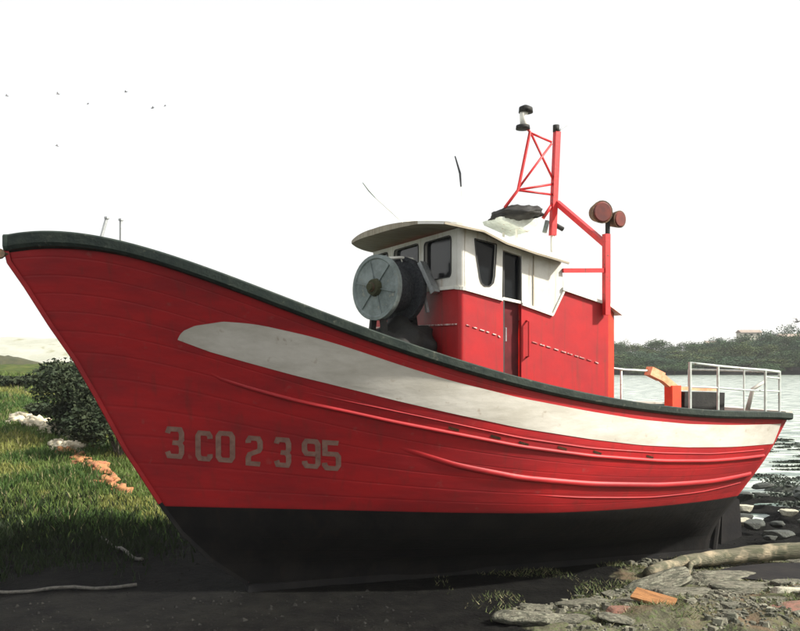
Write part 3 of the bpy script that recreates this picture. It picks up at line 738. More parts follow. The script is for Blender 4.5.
# ------------------------------------------------------------------ net reel on the foredeck
Bm = Matrix.Rotation(-math.atan2(AY, AX), 3, 'Z')
ax = (Bm @ Vector((-.70, -.71, .02))).normalized()        # faces camera-left in the world
rc = P(3.60, .50, 3.36)
def ring_disc(c, r, th, m, name, parent, spokes=False):
    bm = B(); n = 40; _, s, u = frame(c, c+ax)
    prof = [(0, th*.5), (r*.86, th*.5), (r*.90, th*.9), (r, th*.9), (r, -th*.9), (r*.9, -th*.9), (r*.86, -th*.5), (0, -th*.5)]
    rings = []
    for rad, o_ in prof:
        rings.append([bm.verts.new(c+ax*o_+(s*math.cos(2*math.pi*k/n)+u*math.sin(2*math.pi*k/n))*max(rad, .004)) for k in range(n)])
    for a, b in zip(rings, rings[1:]):
        for k in range(n): bm.faces.new((a[k], a[(k+1) % n], b[(k+1) % n], b[k]))
    bm.faces.new(rings[0][::-1]); bm.faces.new(rings[-1]); bmesh.ops.recalc_face_normals(bm, faces=bm.faces[:])
    return obj(name, bm, m, parent)
reel = obj('net_reel', tube(B(), [rc+ax*.10, rc-ax*.58], .05, 12), 'rust', boat)
ring_disc(rc, .355, .035, 'reel', 'reel_flange', reel)
ring_disc(rc-ax*.36, .375, .035, 'net', 'reel_flange', reel)
ring_disc(rc-ax*.50, .22, .03, 'white', 'brake_disc', reel)
obj('net_roll', tube(B(), [rc-ax*.03, rc-ax*.12, rc-ax*.25, rc-ax*.37], [.24, .27, .26, .23], 24), 'net', reel)
_, s_, u_ = frame(rc, rc+ax)
for k in range(6):
    a = R(60*k+12); d = s_*math.cos(a)+u_*math.sin(a)
    obj('spoke', bar(B(), rc+ax*.024+d*.07, rc+ax*.02+d*.305, .022, .008), 'reel', reel)
obj('hub_cap', tube(B(), [rc+ax*.02, rc+ax*.07, rc+ax*.075, rc+ax*.12], [.10, .085, .05, .04], 14), 'scrub', reel)
for o_ in (.02, -.46):
    c = rc+ax*(o_-.04)
    bm = B(); bar(bm, c+s_*.02, c+s_*.22-Vector((0, 0, 1.25)), .06, .06); bar(bm, c-s_*.02, c-s_*.22-Vector((0, 0, 1.25)), .06, .06); obj('reel_stand', bm, 'rubber', reel)
bm = B(); bmesh.ops.create_icosphere(bm, subdivisions=4, radius=1)
for v in bm.verts:
    p = v.co.copy(); k = 1+.22*noise.noise(p*2.2)+.10*noise.noise(p*7); v.co = Vector((3.92+p.x*.40*k, -.42+p.y*.46*k, 2.66+p.z*.36*k))
ho_ = obj('net_heap', bm, 'rubber', None, True); ho_.matrix_world = Matrix.Translation((-3.75, 8.2, 0)) @ Matrix.Rotation(math.atan2(AY, AX), 4, 'Z')
tag(ho_, 'dark heaped fishing net on the deck under the net reel', 'fishing net')
# pale tube frame and bracket behind the reel
bm = B(); tube(bm, [P(3.75, .42, 3.69), P(3.92, .42, 3.71), P(4.02, .5, 3.69), P(4.12, .62, 3.50), P(4.16, .70, 3.30)], .017, 8)
tube(bm, [P(3.92, .42, 3.71), P(4.10, .30, 3.42)], .012, 6)
obj('tube_frame', bm, 'white', boat, True)
bm = B(); bar(bm, P(4.08, .62, 3.64), P(4.16, .80, 3.30), .10, .05); bar(bm, P(4.1, .55, 3.55), P(4.16, .60, 3.1), .03, .03)
obj('mounting_bracket', bevel(bm, .008), 'steel', boat)

# ------------------------------------------------------------------ stern gear
bm = B()
rail = [(7.48, 2.54), (7.922, 2.50), (8.346, 2.467), (8.706, 2.445), (9.08, 2.42)]
RBW = lambda t: min(1.0, sheer_at(t).y-.04)
tube(bm, [P(t, RBW(t), z) for t, z in rail], .016, 8)
sr = obj('stern_rail', bm, 'railm', boat, True)
for t, z in rail:
    q_ = sheer_at(t); b_ = min(1.0, q_.y-.04)
    obj('rail_post', tube(B(), [P(t, b_, z+.01), P(t, b_, q_.z+.03)], .010 if t == 8.346 else .019 if t == 7.48 else .016, 8), 'railm', sr)
obj('middle_rail', tube(B(), [P(7.49, 1.0, 2.25), P(7.92, 1.0, 2.232), P(8.346, 1.0, 2.20), P(9.08, RBW(9.08), 2.165)], .011, 8), 'railm', sr)
obj('middle_rail', tube(B(), [P(8.706, RBW(8.706), 2.36), P(9.08, RBW(9.08), 2.335)], .011, 8), 'railm', sr)
obj('top_rail', tube(B(), [P(9.08, RBW(9.08), 2.42), P(9.10, .5, 2.42), P(9.10, -.8, 2.43)], .014, 8), 'railm', sr)
obj('rail_post', tube(B(), [P(9.10, -.8, 2.43), P(9.10, -.8, 1.87)], .014, 8), 'railm', sr)
# a bent pale bracket leaning on the rail
obj('line_guide', tube(B(), [P(8.66, .75, 1.93), P(8.70, .8, 2.20), P(8.86, .85, 2.30)], [.03, .026, .018], 8), 'stripe', boat, True)
# orange hauler: pedestal, faded boom, level arm
hz = obj('line_hauler', bevel(bar(B(), P(7.66, .5, 1.55), P(7.655, .5, 2.25), .15, .14), .03, 2), 'orange', boat)
bm = bevel(bar(bar(B(), P(7.72, .5, 2.19), P(7.44, .5, 2.375), .09, .085), P(7.47, .5, 2.36), P(7.27, .5, 2.44), .12, .11), .014)
obj('hauler_boom', bm, 'peach', hz)
obj('hauler_arm', bevel(bar(B(), P(7.66, .5, 2.215), P(8.41, .5, 2.19), .05, .045), .01), 'peach', hz)
obj('gear_box', bevel(bar(B(), P(7.76, .45, 2.03), P(8.42, .45, 2.01), .3, .28), .02), 'rubber', boat)
bm = B(); tube(bm, [P(6.42, .6, 2.50), P(6.9, .5, 2.455), P(7.25, .5, 2.44)], .014, 8); sr2 = obj('side_rail', bm, 'railm', boat, True); bm = B(); tube(bm, [P(6.85, .5, 2.455), P(6.85, .5, 1.6)], .014, 8); obj('rail_post', bm, 'railm', sr2, True)
# ladder of grating inside starboard quarter
bm = B(); bar(bm, P(7.6, -1.0, 1.98), P(9.1, -.75, 1.93), .12, .03); obj('side_bench', bm, 'stripe', boat)

# ------------------------------------------------------------------ left bank: bush, scraps, poles
def leaf_cloud(bm, c, rad, n, size, rnd, lobes=7, flat=1.0):
    cs = [(Vector((rnd.uniform(-.6, .6)*rad[0], rnd.uniform(-.6, .6)*rad[1], rnd.uniform(-.45, .6)*rad[2])), rnd.uniform(.35, .6)) for _ in range(lobes)]
    for _ in range(n):
        lc, lr = rnd.choice(cs); d = Vector((rnd.gauss(0, 1), rnd.gauss(0, 1), rnd.gauss(0, 1))).normalized()*rnd.random()**.45
        p = Vector(c)+lc+Vector((d.x*rad[0], d.y*rad[1], d.z*rad[2]))*lr
        a = Vector((rnd.gauss(0, 1), rnd.gauss(0, 1), rnd.gauss(0, .6))).normalized(); b = a.cross(Vector((rnd.gauss(0, 1), rnd.gauss(0, 1), rnd.gauss(0, 1)))).normalized()
        s = size*rnd.uniform(.6, 1.4)
        bm.faces.new([bm.verts.new(p+a*s), bm.verts.new(p+b*s*.5), bm.verts.new(p-a*s), bm.verts.new(p-b*s*.5)])
def bush(x, y, rad, n, size, label, seed, group=None):
    rnd = random.Random(seed); g = ground_z(x, y); e = empty('bush', (x, y, g-.05))
    tag(e, label, 'bush', group)
    bm = B(); leaf_cloud(bm, (0, 0, rad[2]*.85), rad, n, size, rnd, 10); obj('foliage', bm, 'bush', e)
    bm = B()
    for k in range(6):
        a = rnd.uniform(0, 6.28); tube(bm, [(0, 0, 0), (math.cos(a)*rad[0]*.3, math.sin(a)*rad[1]*.3, rad[2]*.7), (math.cos(a)*rad[0]*.5, math.sin(a)*rad[1]*.5, rad[2]*1.3)], [.03, .02, .01], 5)
    obj('stem', bm, 'bark', e)
bush(-6.6, 18.3, (1.25, 1.1, .98), 15000, .045, 'tallest dark green bramble bush, standing close behind the bow', 1)
bush(-5.5, 16.6, (.95, .8, .8), 9000, .045, 'low dark bramble bush tucked between the stem and the grass', 2)
bush(-8.7, 21.5, (.9, .7, .20), 3500, .06, 'low brownish bush left of the tall bramble, above the pale scraps', 3)
bush(-13.4, 29.5, (1.6, .7, .20), 3500, .08, 'wide low dark bush at the left edge in the middle of the field', 4)
bush(-9.2, 27.5, (.9, .7, .20), 2500, .08, 'low scrubby bush in the field behind the tall bramble', 6)

def heap(name, label, cat, pts, m, seed, size):
    rnd = random.Random(seed); e = empty(name, (pts[0][0], pts[0][1], ground_z(*pts[0][:2]))); tag(e, label, cat)
    for (x, y, s) in pts:
        bm = B(); bmesh.ops.create_icosphere(bm, subdivisions=3, radius=1); sd_ = rnd.uniform(0, 99)
        for v in bm.verts:
            p = v.co.copy(); k = 1+.9*noise.noise(p*1.8+Vector((sd_, 0, 0)))+.25*noise.noise(p*5+Vector((0, sd_, 0)))
            v.co = Vector((p.x*s*k*1.3, p.y*s*k, p.z*s*.55*k))
        g = ground_z(x, y); o = obj('scrap', bm, m, e, True); o.location = Vector((x, y, g+s*.25))-e.location; o.rotation_euler = (rnd.uniform(-.3, .3), rnd.uniform(-.3, .3), rnd.uniform(0, 3))
rnd = random.Random(5)
heap('scrap_heap', 'heap of cream coloured scraps lying across the grassy bank', 'rubbish', [(-9.35+k*.17+rnd.uniform(-.12, .12), 20.9-k*.23+rnd.uniform(-.25, .25), rnd.uniform(.12, .26)) for k in range(18)], 'bloom', 8, .2)
heap('net_scraps', 'orange and tan net scraps in the grass below the bush', 'rubbish', [(-6.55+k*.155+rnd.uniform(-.08, .08), 16.75-k*.20+rnd.uniform(-.12, .12), rnd.uniform(.09, .17)) for k in range(12)], 'litter', 9, .2)

# dark scrub mounds and pale dune far left
def mound(name, x, y, rx, ry, h, m, label, base, kind=None, cat=None, rough_=.15):
    bm = B(); n, k = 48, 14; prev = None
    for i in range(k+1):
        r = 1-i/k
        ring = []
        for j in range(n):
            a = 2*math.pi*j/n; X, Y = math.cos(a)*r, math.sin(a)*r
            z = (h*(1-r*r)**1.1)*(1+rough_*noise.noise(Vector((X*4, Y*4, x)))+rough_*.6*noise.noise(Vector((X*11, Y*11, y))))
            ring.append(bm.verts.new((X*rx, Y*ry, z)))
        if prev:
            for j in range(n): bm.faces.new((prev[j], prev[(j+1) % n], ring[(j+1) % n], ring[j]))
        prev = ring
    bmesh.ops.remove_doubles(bm, verts=bm.verts[:], dist=.001); bmesh.ops.recalc_face_normals(bm, faces=bm.faces[:])
    o = obj(name, bm, m, None, True); o.location = (x, y, base); tag(o, label, cat, kind=kind)
mound('dune', -47, 100, 32, 12, 3.0, 'sand', 'pale sandy dune on the skyline at the left', 1.9, 'structure')
mound('dune', -24, 78, 12, 7, 1.0, 'sand', 'lower pale dune behind the green field', 2.0, 'structure')
mound('scrub', -27.5, 56, 4.6, 2.2, .85, 'scrub', 'brown scrub mound on the far edge of the field', 2.0, 'stuff', None, .22)

# poles lying on the dark ground, lower left
for (x0, y0, x1, y1, r, m, lab) in ((-4.05, 11.55, -3.16, 10.42, .022, 'rope', 'thin pale stick lying aslant on the dark mud before the bow'), (-4.6, 9.0, -2.85, 9.2, .018, 'rope', 'long thin pale pole lying across the lower left corner')):
    bm = B(); pts = []
    for k in range(9):
        u = k/8; x, y = lerp(x0, x1, u), lerp(y0, y1, u); pts.append((x, y, ground_z(x, y)+r*1.2+.015*math.sin(k*1.7)))
    tube(bm, pts, r, 7); tag(obj('pole', bm, m, None, True), lab, 'pole')

# grass: many blades, denser and longer on the bank
def grass():
    rnd = random.Random(11); V = []; F = []; C = []
    def blade(x, y, h, wd, col):
        h *= .8; z = ground_z(x, y)-.01; a = rnd.uniform(0, 6.283); dx, dy = math.cos(a), math.sin(a); ln = h*rnd.uniform(.2, .7); b = rnd.uniform(0, 6.283)
        lx, ly = math.cos(b)*ln, math.sin(b)*ln; i = len(V)
        V.extend([(x-dx*wd, y-dy*wd, z), (x+dx*wd, y+dy*wd, z), (x+lx*.4+dx*wd*.7, y+ly*.4+dy*wd*.7, z+h*.6), (x+lx*.4-dx*wd*.7, y+ly*.4-dy*wd*.7, z+h*.6), (x+lx, y+ly, z+h)])
        F.append((i, i+1, i+2, i+3)); F.append((i+3, i+2, i+4)); C.extend([col]*5)
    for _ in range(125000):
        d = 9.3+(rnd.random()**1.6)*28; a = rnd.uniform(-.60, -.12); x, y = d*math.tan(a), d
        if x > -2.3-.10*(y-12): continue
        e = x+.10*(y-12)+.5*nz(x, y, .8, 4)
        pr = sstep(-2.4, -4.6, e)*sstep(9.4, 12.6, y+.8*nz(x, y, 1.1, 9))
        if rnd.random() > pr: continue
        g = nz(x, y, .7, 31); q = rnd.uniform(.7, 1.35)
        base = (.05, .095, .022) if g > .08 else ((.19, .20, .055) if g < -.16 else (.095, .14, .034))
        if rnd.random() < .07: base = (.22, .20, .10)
        if rnd.random() > sstep(11.0, 15.0, y+1.2*nz(x, y, .6, 17)): base = (.014, .024, .008)  # nearest blades darkened, hull shade put into their tint
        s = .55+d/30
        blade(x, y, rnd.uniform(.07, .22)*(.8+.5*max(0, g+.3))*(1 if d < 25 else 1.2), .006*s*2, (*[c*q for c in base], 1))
    me = bpy.data.meshes.new('grass'); me.from_pydata(V, [], F); me.update()
    ca = me.color_attributes.new('tint', 'FLOAT_COLOR', 'POINT'); ca.data.foreach_set('color', [c for z in C for c in z])
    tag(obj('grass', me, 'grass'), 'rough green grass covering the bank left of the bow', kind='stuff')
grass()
def ledge_weeds():
    rnd = random.Random(12); V = []; F = []; C = []
    for _ in range(26000):
        y = rnd.uniform(7.9, 11.4); x = rnd.uniform(.4, 6.2)
        if rnd.random() > .75*sstep(-.05, .25, nz(x, y, 1.6, 40))*sstep(.3, 1.6, x-(9-y)*.5): continue
        if ((x-5.0)/1.2)**2+((y-10.15)/.55)**2 < 1: continue
        z = ground_z(x, y)-.005; a = rnd.uniform(0, 6.28); h = rnd.uniform(.015, .06); wd = .007; i = len(V)
        b = rnd.uniform(0, 6.28); dx, dy, lx, ly = math.cos(a)*wd, math.sin(a)*wd, math.cos(b)*h, math.sin(b)*h
        V.extend([(x-dx, y-dy, z), (x+dx, y+dy, z), (x+lx, y+ly, z+h)]); F.append((i, i+1, i+2)); q = rnd.uniform(.6, 1.3)
        base = (.10, .13, .05) if rnd.random() < .6 else (.21, .20, .11); C.extend([(*[c*q for c in base], 1)]*3)
    me = bpy.data.meshes.new('ledge_weeds'); me.from_pydata(V, [], F); me.update()
    ca = me.color_attributes.new('tint', 'FLOAT_COLOR', 'POINT'); ca.data.foreach_set('color', [c for z in C for c in z])
    tag(obj('ledge_weeds', me, 'grass'), 'short weeds and dry grass on the stony ledge', kind='stuff')
ledge_weeds()

# ------------------------------------------------------------------ right foreground: rocks, log, plank, pool
def rock_mesh(seed):
    """broken stone: a ball cut by random planes, then roughened"""
    rn = random.Random(seed*17+3); bm = B(); bmesh.ops.create_icosphere(bm, subdivisions=4, radius=1)
    pl = [(Vector((rn.gauss(0, 1), rn.gauss(0, 1), rn.gauss(0, .6))).normalized(), rn.uniform(.55, .9)) for _ in range(13)]+[(Vector((rn.uniform(-.25, .25), rn.uniform(-.25, .25), 1)).normalized(), .5)]
    for v in bm.verts:
        p = v.co.normalized(); k = 1.0
        for n_, d_ in pl:
            c = p.dot(n_)
            if c > 1e-3: k = min(k, d_/c)
        k *= 1+.05*noise.noise(p*3+Vector((seed, 0, 0)))+.035*noise.noise(p*9+Vector((0, seed, 0))); v.co = p*k
    me = bpy.data.meshes.new('rock'); bm.to_mesh(me); bm.free(); me.shade_smooth(); return me
RM = [rock_mesh(k) for k in range(9)]
def rock(x, y, s, m, label, group=None, seed=0, zoff=0, rz=None, name='rock', sink=.25):
    rnd = random.Random(seed*13+5)
    me = RM[seed % 9].copy(); me.materials.clear(); me.materials.append(M[m])
    o = bpy.data.objects.new(name, me); COL.objects.link(o); o.scale = s
    o.rotation_euler = (rnd.uniform(-.12, .12), rnd.uniform(-.12, .12), rnd.uniform(0, 6) if rz is None else rz)
    o.location = (x, y, max(ground_z(x, y), zoff)+s[2]*(.5-sink)); tag(o, label, 'rock', group); return o
rock(1.30, 8.12, (.42, .22, .12), 'rock', 'rounded grey-green rock at the bottom edge under the middle of the hull', seed=1, rz=.1)
rock(2.45, 8.75, (.32, .16, .07), 'rock', 'flat pale green rock just left of the orange-brown board', seed=2, rz=.1)
rock(2.1, 8.25, (.17, .10, .06), 'rockred', 'small rusty brown stone between the flat rocks at the bottom edge', seed=3, rz=.3)
rock(4.15, 9.05, (.30, .12, .10), 'rockwhite', 'bright cream stone at the right edge below the dark pool', seed=4, rz=.05)
rock(4.05, 8.25, (.55, .25, .10), 'rockred', 'broad reddish slab in the bottom right corner', seed=5, rz=.1)
rnd = random.Random(21)
n = 0
while n < 34:
    y = rnd.uniform(8.0, 11.0); x = rnd.uniform(1.2, 5.6)
    if x < 1.0+(9.2-y)*-.2+max(0, y-8.6)*.75 or ((x-5.0)/1.3)**2+((y-10.15)/.6)**2 < 1 or abs(x/y-.31) < .035 and y < 9.2: continue
    s = rnd.uniform(.05, .17); n += 1
    rock(x, y, (s*rnd.uniform(1, 1.9), s, s*rnd.uniform(.22, .4)), 'rock', 'weathered grey-green stone bedded in the stony ledge at lower right', 'stones bedded in the ledge', seed=n+10, rz=rnd.uniform(-.4, .4), sink=.5)
n = 0
while n < 20:
    y = rnd.uniform(12.2, 17.5); x = y*rnd.uniform(.36, .50)
    s = rnd.uniform(.08, .26); n += 1
    rock(x, y, (s*rnd.uniform(1, 1.8), s, s*.5), 'rockdark', 'wet dark rock on the foreshore behind the driftwood', 'dark rocks on the foreshore', seed=n+80)
for k, (x, y, s) in enumerate(((5.9, 14.6, .16), (6.5, 14.2, .13), (5.4, 13.4, .12), (4.55, 12.35, .12))):
    rock(x, y, (s*1.3, s*.8, s*.6), 'rockwhite', ('pale stone on the dark foreshore, farthest right but one', 'pale stone on the dark foreshore nearest the right edge', 'pale stone midway along the dark foreshore', 'pale stone closest to the rudder on the dark foreshore')[k], seed=60+k)
# weed-covered rocks standing in the water
def weedrock(x, y, s, label, seed, grp=None):
    rnd = random.Random(seed); e = empty('weedy_rock', (x, y, WZ-.05)); tag(e, label, 'rock', grp)
    me = RM[seed % 9].copy(); me.materials.clear(); me.materials.append(M['rockdark']); o = bpy.data.objects.new('stone', me); COL.objects.link(o); o.parent = e; o.scale = s
    bm = B(); leaf_cloud(bm, (0, 0, s[2]*.5), (s[0]*1.2, s[1]*1.2, s[2]*1.0), 900, .035, rnd, 8); obj('seaweed', bm, 'weed', e)
weedrock(9.25, 19.8, (.75, .4, .30), 'largest weedy rock in the shallows near the right edge', 1)
weedrock(8.4, 18.9, (.6, .3, .12), 'low weedy rock just beyond the stern post', 2)
weedrock(8.5, 17.9, (.8, .3, .1), 'flat weedy rock at the edge of the shallows', 3)
for k in range(26):
    y = rnd.uniform(19.5, 33); x = y*rnd.uniform(.40, .50); weedrock(x, y, (rnd.uniform(.3, .7), .2, rnd.uniform(.05, .10)), 'small weedy rock breaking the surface of the pale shallows', 30+k, 'small weedy rocks in the shallows')
for k, (x, y, a, b_, c, rz_, lab) in enumerate(((3.05, 9.75, .62, .26, .13, .45, 'long mossy slab climbing towards the near end of the driftwood trunk'), (3.75, 10.0, .60, .24, .11, .25, 'mossy slab directly below the middle of the driftwood trunk'),
        (3.0, 9.05, .5, .2, .09, .2, 'flat mossy slab behind the orange-brown board'), (3.95, 9.45, .55, .2, .09, .05, 'flat mossy slab between the dark pool and the reddish slab'), (1.9, 8.8, .40, .15, .07, .05, 'low dark green slab, second from the left along the bottom ledge'))):
    rock(x, y, (a, b_, c), 'rock', lab, seed=200+k, rz=rz_, sink=.4)
# pebbles and shell bits trodden into the mud
def pebbles():
    rnd = random.Random(31); V = []; F = []
    for _ in range(6000):
        y = 7.2+rnd.random()**1.3*9; x = rnd.uniform(-.52, .5)*y
        if x > .3 and y < 11.4: continue
        rr_ = rnd.uniform(.004, .013)*(1+rnd.random()**6*2.5); z = ground_z(x, y); i = len(V); a = rnd.uniform(0, 6)
        for q in range(4): V.append((x+math.cos(a+q*1.57)*rr_*rnd.uniform(.7, 1.4), y+math.sin(a+q*1.57)*rr_, z-.003))
        V.append((x, y, z+rr_*.7))
        for q in range(4): F.append((i+q, i+(q+1) % 4, i+4))
    me = bpy.data.meshes.new('pebbles'); me.from_pydata(V, [], F); me.update(); tag(obj('pebbles', me, 'pebble'), 'small dark pebbles trodden into the muddy slipway', kind='stuff')
pebbles()
def rubble():
    rnd = random.Random(37); V = []; F = []
    for _ in range(9000):
        y = rnd.uniform(7.7, 11.2); x = rnd.uniform(.6, 6.0)
        if x < 1.0+(9.0-y)*.4 or ((x-5.0)/1.2)**2+((y-10.15)/.55)**2 < 1 or nz(x, y, 1.3, 90) < -.12 or (abs(bt(x, y)[1]) < 1.45 and bt(x, y)[0] < 7.2): continue
        q = rnd.uniform(.006, .02)*(1+rnd.random()**7*3); z = ground_z(x, y)+q*.2; i = len(V); a = rnd.uniform(0, 6)
        for k in range(5): V.append((x+math.cos(a+k*1.257)*q*rnd.uniform(.7, 1.5), y+math.sin(a+k*1.257)*q*rnd.uniform(.7, 1.2), z-q*.5))
        for k in range(5): V.append((x+math.cos(a+k*1.257)*q*rnd.uniform(.4, 1), y+math.sin(a+k*1.257)*q*rnd.uniform(.4, .9), z+q*rnd.uniform(.3, .6)))
        for k in range(5): F.append((i+k, i+(k+1) % 5, i+5+(k+1) % 5, i+5+k))
        F.append(tuple(i+5+k for k in range(5)))
    me = bpy.data.meshes.new('rubble'); me.from_pydata(V, [], F); me.update(); tag(obj('rubble', me, 'rock'), 'small broken stones scattered over the stony ledge', kind='stuff')
rubble()
# driftwood trunk
LOG = [(2.95, 10.15, .05), (3.5, 10.55, .10), (4.1, 10.85, .14), (4.8, 11.0, .19), (5.5, 11.0, .24), (6.2, 10.9, .26)]
bm = B(); pts = []; rs = []
for i in range(len(LOG)-1):
    for k in range(6):
        u = k/6; p = Vector(LOG[i]).lerp(Vector(LOG[i+1]), u); j = i+u; p.z = ground_z(p.x, p.y)*.5+p.z*.6+.02; pts.append(p); rs.append(.06+.016*j+.012*noise.noise(Vector((j*2, 0, 0))))
tube(bm, pts, rs, 14)
for v in bm.verts: v.co += Vector((0, 0, .02*noise.noise(v.co*5)))
lg = tag(obj('driftwood_trunk', bm, 'driftwood', None, True), 'long mossy driftwood trunk lying above the dark pool at right', 'log')
obj('branch_stub', tube(B(), [pts[9], pts[9]+Vector((-.25, -.32, .02)), pts[9]+Vector((-.42, -.75, -.02))], [.05, .035, .015], 7), 'driftwood', lg, True)
obj('branch_stub', tube(B(), [pts[22], pts[22]+Vector((.1, -.1, .12))], [.04, .02], 7), 'driftwood', lg, True)
# board
bm = B(); bmesh.ops.create_cube(bm, size=1)
for v in bm.verts: v.co = Vector((v.co.x*.42, v.co.y*.17, v.co.z*.03))
bo = obj('board', bevel(bm, .006), 'wood'); bo.location = (2.55, 8.55, ground_z(2.55, 8.55)+.085); bo.rotation_euler = (R(22), R(6), R(-38)); tag(bo, 'orange-brown wooden board lying tilted on the stones below the stern', 'board')
# puddle
bm = B(); bmesh.ops.create_circle(bm, cap_ends=True, segments=40, radius=1)
for v in bm.verts: k = 1+.12*noise.noise(v.co*2); v.co = Vector((v.co.x*1.15*k, v.co.y*.5*k, 0))
pu = obj('pool', bm, 'black'); pu.location = (5.0, 10.15, .035); tag(pu, 'dark still pool under the driftwood trunk', 'pool', kind='structure')

# ------------------------------------------------------------------ far shore: trees, houses
def tree_mesh(seed, kind):
    rnd = random.Random(seed); bm = B()
    tall = 1.0
    leaf_cloud(bm, (0, 0, .62), (.62, .62, .42), 2600, .032, rnd, 12)
    me = bpy.data.meshes.new('crown'); bm.normal_update(); bm.to_mesh(me); bm.free()
    bm = B(); tube(bm, [(0, 0, -.08), (.01, 0, .2), (-.02, .02, .5)], [.03, .024, .012], 7)
    for k in range(5):
        a = rnd.uniform(0, 6.28); tube(bm, [(0, 0, .2+.05*k), (math.cos(a)*.16, math.sin(a)*.16, .42+.05*k), (math.cos(a)*.3, math.sin(a)*.3, .6+.04*k)], [.014, .009, .004], 5)
    mt_ = bpy.data.meshes.new('trunk'); bm.to_mesh(mt_); bm.free(); return me, mt_
TM = [tree_mesh(100+k, k) for k in range(5)]
rnd = random.Random(77)
prof = [(600, 346), (640, 345), (665, 344), (690, 342), (720, 341), (738, 336), (760, 332), (790, 330), (830, 327)]
kinds = ['dark green broad-leaved tree', 'olive green broad-leaved tree', 'blue-green broad-leaved tree']
def tree(x, y, top_z, wid, ki, label, group):
    g = ground_z(x, y); h = top_z-g; e = empty('tree', (x, y, g), rnd.uniform(0, 6)); tag(e, label, 'tree', group)
    a, b = rnd.choice(TM); ca = a.copy(); ca.materials.clear(); ca.materials.append(M['leaf%d' % (ki+1)])
    for nm, me in (('crown', ca), ('trunk', b)):
        if nm == 'trunk' and not me.materials: me.materials.append(M['bark'])
        o = bpy.data.objects.new(nm, me); COL.objects.link(o); o.parent = e; o.scale = (wid, wid, h*1.12)
ORD = 'first second third fourth fifth sixth seventh eighth ninth tenth eleventh twelfth thirteenth fourteenth fifteenth sixteenth seventeenth eighteenth nineteenth twentieth'.split()+['twenty-first', 'twenty-second', 'twenty-third', 'twenty-fourth']
for ring, (dist, drop) in enumerate(((196, 0), (182, 7), (170, 15), (162, 22), (157, 29))):
    a = 612; c_ = 0
    while a < 815:
        px = a+rnd.uniform(-3, 3); y = dist+rnd.uniform(-4, 4); x = (px-400)/850*y
        top_px = interp(px, prof)+drop+rnd.uniform(-2.5, 3.5); tz = 2.6-(top_px-358)*y/850
        ki = rnd.choice((0, 0, 1, 2)); wid = rnd.uniform(4, 7.5)
        row_ = ('the skyline', 'the upper slope', 'the middle slope', 'the lower slope', 'the waterline')[ring]
        tree(x, y, max(tz, ground_z(x, y)+2.0), wid, ki, '%s, %s from the wheelhouse along %s of the far shore' % (kinds[ki], ORD[c_], row_), 'trees on the far shore')
        c_ += 1; a += rnd.uniform(11, 18)
def house_(px, py_top, wpx, hpx, y, label):
    x = (px-400)/850*y; zt = 2.6-(py_top-358)*y/850; wv = wpx*y/850; hv = hpx*y/850
    e = empty('house', (x, y, zt-hv-3)); tag(e, label, 'house')
    H = hv*.6+3; bm = B(); bmesh.ops.create_cube(bm, size=1)
    for v in bm.verts: v.co = Vector((v.co.x*wv*.92, v.co.y*wv*.6, (v.co.z+.5)*H))
    obj('wall', bm, 'wall', e)
    bm = B(); r_ = hv*.4; q = [(-.5, -.35, 0), (.5, -.35, 0), (.5, .35, 0), (-.5, .35, 0), (-.5, 0, 1), (.5, 0, 1)]
    v = [bm.verts.new((a*wv, b*wv, H+.01+c*r_)) for a, b, c in q]
    for f in ((0, 1, 5, 4), (2, 3, 4, 5), (0, 4, 3), (1, 2, 5), (3, 2, 1, 0)): bm.faces.new([v[i] for i in f])
    obj('roof', bm, 'roof', e)
    for s_ in (-.28, 0, .28):
        bm = B(); bmesh.ops.create_cube(bm, size=1)
        for vv in bm.verts: vv.co = Vector((vv.co.x*wv*.1+s_*wv, vv.co.y*.1-wv*.3, vv.co.z*hv*.22+H-hv*.28))
        obj('window', bm, 'glass', e)
house_(712, 341, 15, 7, 199, 'low house with a grey roof showing above the trees behind the stern rail')
house_(749, 330, 22, 7, 204, 'house with a long brown roof on the highest part of the wooded shore')
house_(790, 334, 24, 8, 190, 'cream house with a brown roof at the right edge of the wooded shore')

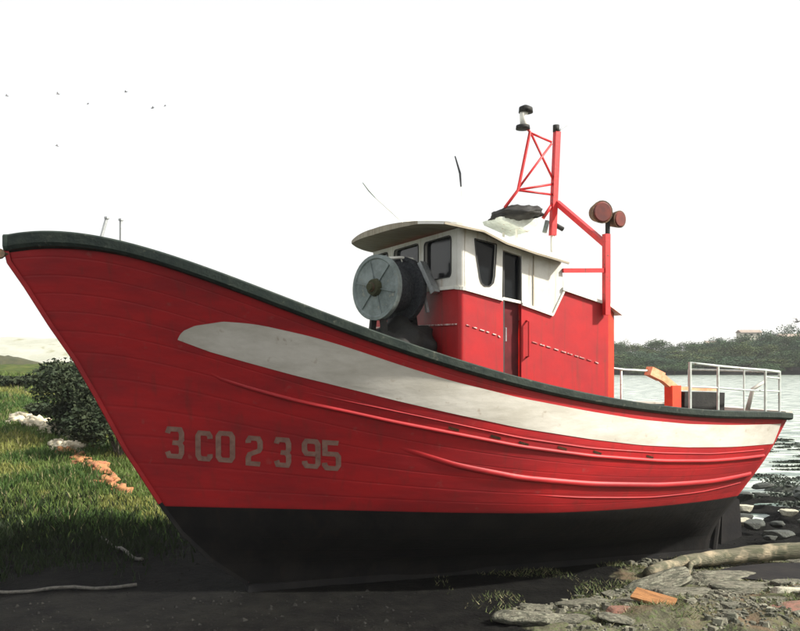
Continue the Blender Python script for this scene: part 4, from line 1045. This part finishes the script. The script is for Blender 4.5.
# ------------------------------------------------------------------ gulls
def bird_mesh():
    bm = B()
    tube(bm, [(0, -.28, 0), (0, -.2, .02), (0, 0, .02), (0, .18, .03), (0, .28, .05), (0, .33, .05)], [.01, .06, .085, .06, .045, .01], 8)
    for s in (-1, 1):
        p = [(0, 0.02, .05), (.25, .06, .20), (.52, -.02, .10)]
        for a, b, w0, w1 in ((p[0], p[1], .11, .10), (p[1], p[2], .10, .015)):
            v = [bm.verts.new((s*q[0], q[1]+o_, q[2]+dz)) for q, o_, dz in ((a, w0, 0), (b, w1, 0), (b, -w1, 0), (a, -w0, 0))]; f = bm.faces.new(v)
            r = bmesh.ops.extrude_face_region(bm, geom=[f]); bmesh.ops.translate(bm, verts=[q for q in r['geom'] if isinstance(q, bmesh.types.BMVert)], vec=(0, 0, .015))
    v = [bm.verts.new(c) for c in ((.02, -.25, .02), (-.02, -.25, .02), (-.07, -.40, .02), (.07, -.40, .02))]; bm.faces.new(v)
    bmesh.ops.recalc_face_normals(bm, faces=bm.faces[:]); me = bpy.data.meshes.new('bird'); bm.to_mesh(me); bm.free(); me.materials.append(M['bird']); return me
bmh = bird_mesh()
birds = [(7, 96, 150, 'leftmost gull in the sky, at the left edge'), (58, 94, 145, 'gull in the sky, upper of the two above the bow roller'), (88, 104, 200, 'tiny distant gull, second of the faint ones in the middle of the flock'),
         (126, 92, 160, 'gull highest in the sky of the flock'), (153, 108, 140, 'gull at the right end of the flock, darker of the close pair'), (165, 106, 190, 'rightmost gull in the sky, smaller of the close pair'), (57, 146, 150, 'lowest gull in the sky, alone below the flock'), (797, 322, 70, 'dark gull at the right edge above the far trees')]
rnd = random.Random(4)
for px, py, d, lab in birds:
    o = bpy.data.objects.new('gull', bmh); COL.objects.link(o); o.location = ((px-400)/850*d, d, 2.6-(py-358)*d/850)
    o.rotation_euler = (rnd.uniform(-.4, .4), rnd.uniform(-.9, .9), rnd.uniform(0, 6)); tag(o, lab, 'bird', 'gulls in flight')
    o.scale = (1.0,)*3

# ------------------------------------------------------------------ sea haze, one closed box round everything
bm = B(); bmesh.ops.create_cube(bm, size=1)
for v in bm.verts: v.co = Vector((v.co.x*3400, v.co.y*3400, -6+(v.co.z+.5)*86))
hm = bpy.data.materials.new('thin_sea_haze'); hm.use_nodes = True; hm.node_tree.nodes.clear()
ho = hm.node_tree.nodes.new('ShaderNodeOutputMaterial'); hv = hm.node_tree.nodes.new('ShaderNodeVolumePrincipled')
hv.inputs['Color'].default_value = (.93, .95, .95, 1); hv.inputs['Density'].default_value = .0004
hm.node_tree.links.new(hv.outputs[0], ho.inputs['Volume']); M['haze'] = hm
tag(obj('haze', bm, 'haze'), 'thin pale sea haze over the inlet', kind='stuff')
